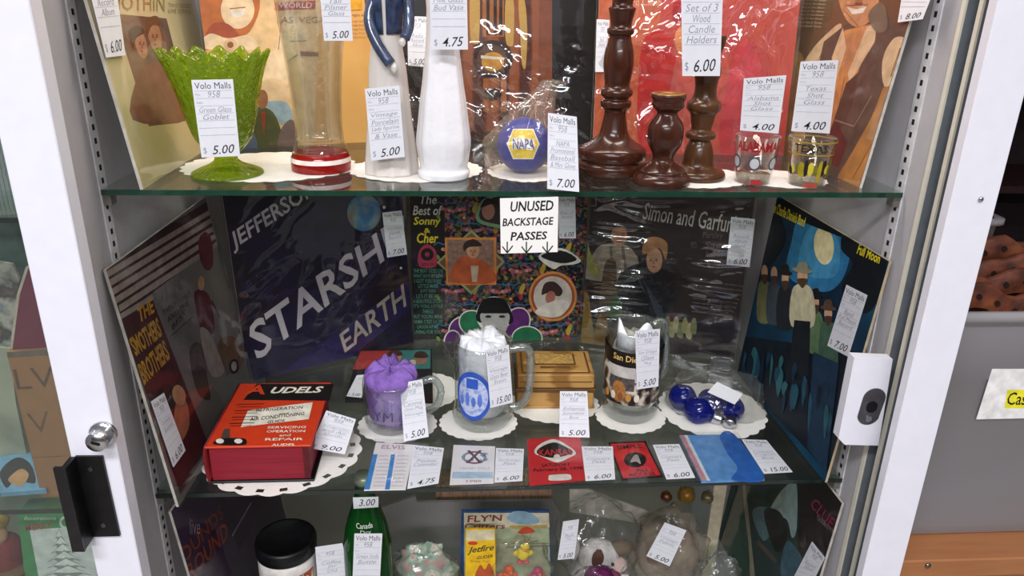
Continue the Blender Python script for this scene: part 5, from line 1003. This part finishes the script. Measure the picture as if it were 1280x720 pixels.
mesh('eye', *blobv((.010, -.041, hb+.016), (.003, .003, .003), 0, seg=10, rings=6), BLACK, pl, True); mesh('paw', *blobv((-.03, -.036, hb-.035), (.018, .016, .03), .1), PLW, pl, True); mesh('paw', *blobv((.03, -.036, hb-.04), (.018, .016, .03), .1), PLW, pl, True)
zp = at_y(735, 622, .19).z; hq = (zp-Z3)/2; v, f = blobv((0, 0, 0), (.068, .058, hq), .2, 18, 52, 30, 6, -hq+.001); o = mesh('plastic_bag', v, f, BAG, None, True); o.location = (q.x-.008, q.y, Z3+hq); tag(o, 'clear crumpled bag around the white plush toy', 'bag')
price_tag([(704, 652), (724, 649), (718, 698), (697, 700)], ('y', q.y-.066), '5.00', ['Plush', 'Toy'], 'tag priced 5.00 at the left of the bagged plush toy', head=False)
# bag with dark contents on the right
q = at_y(838, 648, .20); hq = (q.z-Z3)/2; q.z = Z3+hq; v, f = blobv((0, 0, 0), (.056, .042, hq*.92), .18, 16, 44, 26, 15, -hq+.002); o = mesh('bagged_fabric', v, f, ramp_mat('taupe_fabric', ['#5a4c44', '#74665c', '#8a7c6e'], 30, rough=.9), None, True); o.location = q; tag(o, 'taupe fabric bundle in a clear bag at the lower right', 'fabric')
v, f = blobv((0, 0, 0), (.062, .050, hq+.004), .25, 18, 52, 30, 17, -hq+.001); o = mesh('plastic_bag', v, f, BAG2, None, True); o.location = q+Vector((.003, 0, 0)); tag(o, 'milky crumpled bag around the taupe fabric', 'bag')
price_tag([(831, 653), (858, 663), (837, 708), (808, 695)], ('y', q.y-.062), '5.00', ['Vintage', 'Fabric'], 'tilted tag priced 5.00 on the bagged taupe fabric', head=False)
q = at_y(900, 694, .13); hq = (q.z-Z3)/2; q.z = Z3+hq; v, f = blobv((0, 0, 0), (.038, .032, hq), .3, 24, 44, 24, 21, -hq+.001); o = mesh('plastic_bag', v, f, BAG, None, True); o.location = q; tag(o, 'empty shiny plastic bag bunched at the lower right', 'bag')
q = at_y(738, 706, .085); hq = q.z-Z3; o = empty('fluffy_garland', (q.x, q.y, Z3), 'dark magenta fluffy garland bunched below the plush toy', 'garland')
for k in range(7): mesh('fluff', *blobv((.016*math.cos(k*2.2)+.006*k*(k % 2), .008*math.sin(k*1.7), .012+(hq-.030)*k/6), (.022, .018, .016), .3, 40, seed=k+3), mat(('#5a1046', '#8a1a4a')[k % 2], .9, bump=1, bscale=200), o, True)
v, f = blobv((0, 0, 0), (.050, .028, hq/2), .2, 20, 44, 24, 25, -hq/2+.001); o = mesh('plastic_bag', v, f, BAG, None, True); o.location = (q.x+.008, q.y, Z3+hq/2); tag(o, 'clear bag around the magenta fluffy garland', 'bag')
price_tag([(1015, 677), (1031, 697), (1012, 735), (985, 735)], ('m', M_l, .0045), '', ['Record', 'Album'], 'tag on the album with red neon lettering')
for i, (px, py, m) in enumerate(((833, 621, '#5a3418'), (858, 619, '#8a6428'), (842, 632, '#a08a6a'), (884, 622, '#6a5c44'))):
    q = at_y(px, py, .28); o = empty('ornament', q, ('small brown ornament on the left in the dim lower back', 'round gilt ornament in the dim lower back', 'tiny pale ornament under the brown one in the dim lower back', 'olive ornament right of the round gilt one in the dim lower back')[i], 'ornament', 'ornaments in the dim lower back')
    R_ = (7, 11, 4, 8)[i]*mpp(q); mesh('bead', *blobv((0, 0, 0), (R_, R_, R_), .15, 30, 20, 12, i), mat(m, .35, .3), o, True); mesh('loop', *tubev([(R_*.3*math.cos(a), 0, R_*1.1+R_*.35*math.sin(a)) for a in [k*.7 for k in range(10)]], R_*.08, 5), mat('#8a7040', .3, .8), o)
# ================================================================ BAY BEHIND THE CLOSED LEFT DOOR
def bay(px, py, y): return at_y(px, py, y)
KRAFT = mat('#9a6c48', .8, var=.06)
def lv(A):
    A.text('LV', (22, 487), (70, 484), (66, 458), (16, 462), mat('#5e4330', .7), -.01); A.text('V', (38, 542), (66, 540), (60, 514), (33, 517), mat('#6a4c38', .7), -.02); A.line((40, 572), (78, 570), .001, mat('#6a4c38', .7)); A.poly([(9, 447), (64, 444), (64, 436), (10, 440)], mat('#6a5a4e', .7))
slab('kraft_box', 'brown kraft box with faint letters behind the left glass door', 'box', [(8, 440), (120, 432), (160, 618), (52, 622)], .03, .07, KRAFT, lv)
slab('burgundy_bag', 'burgundy bag with pale edging standing on the kraft box', 'bag', [(14, 436), (22, 370), (32, 336), (50, 326), (90, 330), (118, 434)], .035, .05, mat('#6e1c38', .8, var=.12, scale=30), lambda A: (A.line((14, 436), (23, 368), .003, mat('#b9a898', .6)), A.line((23, 368), (34, 334), .003, mat('#b9a898', .6)), A.line((34, 334), (50, 327), .003, mat('#b9a898', .6))))
zL = at_y(60, 625, .02).z
zK = at_y(60, 800, .04).z; glass_shelf(-1.25, -.475, zK, 'low glass shelf behind the closed door under the tree box', EDGE2)
for i, (p4, m, lb) in enumerate((([(0, 570), (40, 565), (58, 612), (0, 616)], '#6f98b4', 'blue covered magazine lying behind the left glass door'), ([(-40, 560), (18, 545), (30, 566), (-40, 580)], '#a8b0a4', 'pale magazine under the glass behind the left door'))):
    o, A = flat('magazine', lb, 'magazine', p4, zL+.012-.004*i, mat(m, .4), .006)
    A.blob([(0, 590), (20, 572), (38, 580), (44, 604), (20, 600), (8, 610)] if i == 0 else [(0, 560), (10, 552), (20, 560), (5, 570)], mat('#2c2c30', .5)); A.blob([(10, 600), (26, 586), (36, 594), (26, 608)] if i == 0 else [(-5, 565), (5, 560), (12, 566), (2, 572)], mat('#b98a62', .5)); A.build('cover_print')
def tree(A):
    A.poly([(37, 662), (118, 657), (140, 730), (50, 730)], mat('#cfd2cc', .6)); A.text('MERRY', (32, 664), (66, 660), (64, 653), (31, 656), mat('#a83a3a', .5), .03); A.build('picture_ground'); A.row('decorations', 30, 70, 645, 650, mat('#d4dccf', .6))
    A.ell(82, 653, 8, 8, mat('#c8d8c8', .5)); A.ell(82, 653, 5, 5, mat('#2f8a4a', .5))
    G = mat('#8d948f', .6); W_ = mat('#e0e2dc', .6)
    for k in range(6):
        cx, y_, hw = 74+k*2.2, 668+k*9, 6+k*5; A.poly([(cx, y_-8), (cx+hw, y_+6), (cx+hw*.6, y_+4), (cx+hw*.3, y_+8), (cx, y_+5), (cx-hw*.3, y_+8), (cx-hw*.6, y_+4), (cx-hw, y_+7)], G); A.poly([(cx, y_-6), (cx+hw*.85, y_+4), (cx+hw*.5, y_+2), (cx, y_+3), (cx-hw*.5, y_+2), (cx-hw*.85, y_+5)], W_)
slab('tree_kit_box', 'green bordered box picturing a white Christmas tree behind the left door', 'box', [(22, 641), (128, 634), (150, 800), (40, 800)], .04, .03, mat('#3f8a52', .5), tree)
q = at_y(6, 684, .05); gb = empty('gift_box', (q.x, q.y+.01, zK), 'dark red gift box under the little figure at the left edge', 'box'); hg = q.z-.045-zK; mesh('carton', *boxv(-.035, .035, -.03, .03, .0005, hg, .002), mat('#5a2a26', .6), gb); mesh('ribbon', *boxv(-.006, .006, -.0306, .0306, .0005, hg+.0006), mat('#a8843c', .5), gb)
o = empty('santa_figure', (q.x, q.y, q.z-.03), 'small red and gold figure beside the tree box at the left edge', 'figurine'); mesh('coat', *blobv((0, 0, .02), (.022, .02, .034), .15), mat('#7a1c20', .7), o, True); mesh('face', *blobv((0, -.008, .056), (.013, .012, .014), .1), SKIN, o, True); mesh('hat', *blobv((0, 0, .072), (.014, .012, .012), .2), mat('#a8843c', .5), o, True); mesh('base', *blobv((0, 0, -.005), (.028, .024, .01), .1), mat('#6a4a2a', .6), o, True)
slab('striped_cloth', 'grey striped hanging cloth behind the top of the left door', 'cloth', [(-40, 100), (40, 100), (40, 262), (-40, 264)], .12, .006, ramp_mat('grey_stripes', ['#6d7270', '#a8aaa6', '#858a88'], 60, 'wave', .8))
slab('dark_landscape_card', 'dark green picture card under the striped cloth', 'picture', [(-40, 270), (50, 268), (100, 560), (-40, 566)], .19, .004, ramp_mat('dark_landscape', ['#2c3a38', '#4f5f5a', '#3a4a44'], 20, rough=.6))
slab('tan_print_card', 'tan and black picture card at the left edge beside the burgundy bag', 'picture', [(-40, 320), (16, 330), (24, 350), (14, 430), (-40, 428)], .115, .004, ramp_mat('tan_picture', ['#8a6a4c', '#3a3a40', '#b8b0a4', '#5c6c74'], 26, rough=.6))
slab('pale_box', 'pale cream box at the left edge beside the kraft box', 'box', [(-40, 430), (12, 436), (20, 505), (40, 600), (-40, 604)], .11, .06, ramp_mat('cream_box', ['#b8b49c', '#a8a894', '#8a8a7c'], 12, rough=.7))
# ================================================================ COUNTER AND TUB ON THE RIGHT
yT = -.02; zb = at_y(1200, 674, yT).z; zt_ = at_y(1245, 388, yT).z; xl = XR1+.02; xr = xl+.34
WOODC = ramp_mat('counter_wood', ['#9a6540', '#a66f48', '#9f6a44'], 40, 'noise', .4, (.12, 1, 1))
ct = empty('shop_counter', (xl+.3, .2, -1.0), 'orange brown wooden counter under the plastic tub', 'counter'); zf = zb-.001
yF = at_z(1200, 699, zb).y
mesh('counter_top', *boxv(-.32, .9, yF-.2, .5, zf-.03+1.0, zf+1.0, .002), WOODC, ct); mesh('front_panel', *boxv(-.315, .9, yF-.19, .49, 0, zf-.031+1.0), WOODC, ct)
sc = at_y(1160, 707, yF-.001); o = lathe('screw', [(.004, 0), (.004, .001), (.002, .002), (0, .002)], mat('#8a8a80', .3, 1), ct, 16); o.matrix_basis = Matrix.Translation(sc-Vector((xl+.3, .2, -1.0))) @ Matrix.Rotation(math.pi/2, 4, 'X')
TUBM = film('tub_plastic', '#c9c9cc', haze=.6, hazecol='#a6a4a8', rough=.22, bump=.15, bscale=10)
hT = zt_-zb
tb = empty('storage_tub', (xl, yT, zb), 'grey translucent plastic storage tub with a paper label', 'tub')
def ringbox(x0, x1, y0, y1, r_=.03, n=5):
    p = []
    for cx, cy, a in ((x1-r_, y0+r_, -90), (x1-r_, y1-r_, 0), (x0+r_, y1-r_, 90), (x0+r_, y0+r_, 180)):
        for k in range(n+1): t = math.radians(a+90*k/n); p.append((cx+r_*math.cos(t), cy+r_*math.sin(t)))
    return p
def loft(name, rings, m, parent):
    v = []; f = []; n = len(rings[0][0])
    for p, z_ in rings: v += [(a, b, z_) for a, b in p]
    for i in range(len(rings)-1): f += [(i*n+k, i*n+(k+1) % n, (i+1)*n+(k+1) % n, (i+1)*n+k) for k in range(n)]
    return mesh(name, v, f, m, parent, True)
W_ = .34; D_ = .26
sb_ = loft('tub_body', [(ringbox(.012, W_-.012, .012, D_-.012), .001), (ringbox(.006, W_-.006, .006, D_-.006), .02), (ringbox(.002, W_-.002, .002, D_-.002), hT*.72), (ringbox(-.001, W_+.001, -.001, D_+.001), hT*.73), (ringbox(-.002, W_+.002, -.002, D_+.002), hT-.012)], TUBM, tb)
mesh('tub_floor', [(a, b, .002) for a, b in ringbox(.012, W_-.012, .012, D_-.012)], [tuple(range(24))], TUBM, tb)
loft('rim', [(ringbox(-.002, W_+.002, -.002, D_+.002), hT-.014), (ringbox(-.010, W_+.010, -.010, D_+.010), hT-.013), (ringbox(-.011, W_+.011, -.011, D_+.011), hT-.002), (ringbox(-.006, W_+.006, -.006, D_+.006), hT), (ringbox(.002, W_-.002, .002, D_-.002), hT-.002)], film('rim_plastic', '#d8d8dc', haze=.6, hazecol='#b4b2b6', rough=.2), tb)
Ml_ = frame(at_y(1252, 492, yT-.001), (1, 0, 0), (0, -1, 0)); fl_ = pxfn(Ml_)
lb = mesh('paper_label', *prism([fl_(*p) for p in ((1220, 524), (1310, 522), (1318, 461), (1240, 461))], 0, .0005), mat('#e6e4e2', .8)); lb.parent = tb; lb.matrix_basis = Matrix.Translation(-Vector((xl, yT, zb))) @ Ml_
A = Art(lb, fl_, .0006); A.poly([(1255, 510), (1316, 510), (1318, 487), (1259, 487)], mat('#e2d82e', .6)); A.text('Cas', (1258, 506), (1282, 506), (1284, 490), (1260, 490), MK, .02, .2); A.build('lettering')
# leather straps heaped in the tub
LEA = ramp_mat('tooled_leather', ['#3a1c10', '#5e3020', '#7a4428'], 40, rough=.5, bump=.4)
o = mesh('leather_heap', *blobv((xl+.16, yT+.13, zb+hT*.55), (.15, .115, hT*.5), .15, 20, 36, 20, 5), mat('#4a2616', .7, bump=.6, bscale=50)); tag(o, 'heap of dark leather goods seen through the tub', 'leather')
for k in range(5):
    y_ = yT+.03+k*.026; z0 = zb+hT-.014+.008*k+(.008 if k % 2 else 0); o = empty('leather_strap', (xl+.01, y_, z0), ('frontmost punched leather strap in the tub', 'second leather strap from the tub rim', 'middle leather strap heaped in the tub', 'fourth leather strap from the tub rim', 'rearmost and highest leather strap in the tub')[k], 'strap', 'leather straps in the tub')
    n = 24; v = []; f = []
    for i in range(n+1):
        x_ = i/n*.31; zz_ = .010*math.sin(i*.5+k)+.004*math.sin(i*1.3+k*2); hh = .030
        v += [(x_, -.004, zz_), (x_, -.006, zz_+hh), (x_, 0, zz_+hh+.003), (x_, .006, zz_+hh), (x_, .004, zz_)]
    for i in range(n):
        for j in range(4): f.append((i*5+j, (i+1)*5+j, (i+1)*5+j+1, i*5+j+1))
    mesh('strap', v, f, LEA, o, True)
    for i in range(1, n, 2):
        x_ = i/n*.31; zz_ = .010*math.sin(i*.5+k)+.004*math.sin(i*1.3+k*2)+.015; h_ = mesh('punched_hole', *prism(stadium(0, 0, .0032, .0045, 40, 12), 0, .0008), mat('#1c0e0a', .8), o); h_.matrix_basis = Matrix.Translation((x_, -.0052, zz_)) @ Matrix.Rotation(math.pi/2, 4, 'X')
# grey lid-less tub behind, and the dim shop shelf
o = empty('storage_tub', (xl+.02, yT+.42, zb), 'pale grey tub standing behind the leather straps', 'tub'); h2 = at_y(1260, 275, yT+.42).z-zb
loft('tub_body', [(ringbox(.01, .36, .01, .26), .001), (ringbox(.0, .37, .0, .27), h2-.01), (ringbox(-.008, .378, -.008, .278), h2-.009), (ringbox(-.008, .378, -.008, .278), h2), (ringbox(.004, .366, .004, .266), h2)], mat('#8a868a', .4), o)
mesh('tub_floor', [(a, b, .002) for a, b in ringbox(.01, .36, .01, .26)], [tuple(range(24))], mat('#8a868a', .4), o)
rk = empty('shop_rack', (.9, 1.15, -1.0), 'dark maroon wooden shop rack in the dim background at the right', 'rack'); RK = mat('#2e1416', .6)
mesh('upright', *boxv(-.06, .0, 0, .3, 0, 2.6), RK, rk); mesh('back', *boxv(-.06, 1.2, .3, .32, 0, 2.6), mat('#24181a', .8), rk)
rs = []
for k in range(5):
    z_ = .55+k*.28; mesh('rack_shelf', *boxv(0, 1.2, 0, .3, z_, z_+.02), RK, rk); rs.append(z_+.02)
gi = 0; words = ('leftmost', 'second', 'third', 'fourth', 'fifth'); cols = (('brick red', '#6a2c26'), ('tan', '#8a6c4a'), ('faded green', '#6a8a5a'), ('cream', '#a89c84'), ('dark brown', '#3a2a20'), ('grey', '#6a666a'), ('rust', '#7a4426'))
for k, z_ in enumerate(rs):
    x_ = .02
    for j in range(4):
        w_ = random.uniform(.06, .13); h_ = random.uniform(.09, .2); cn, ch = cols[(k*4+j*3+k) % 7]; b_ = empty('trinket_box', (.9+x_+w_/2, 1.15+.1, -1.0+z_), '%s box, %s on the %s rack shelf from below in the dim background' % (cn, words[j], ('lowest', 'second', 'third', 'fourth', 'top')[k]), 'box', 'boxes on the dim rack')
        m_ = mat(ch, .7, var=.3, scale=30); mesh('carton', *boxv(-w_/2, w_/2, -.07, .1, 0, h_*.8, .003), m_, b_); mesh('lid', *boxv(-w_/2-.003, w_/2+.003, -.073, .103, h_*.8, h_, .003), m_, b_); x_ += w_+.03
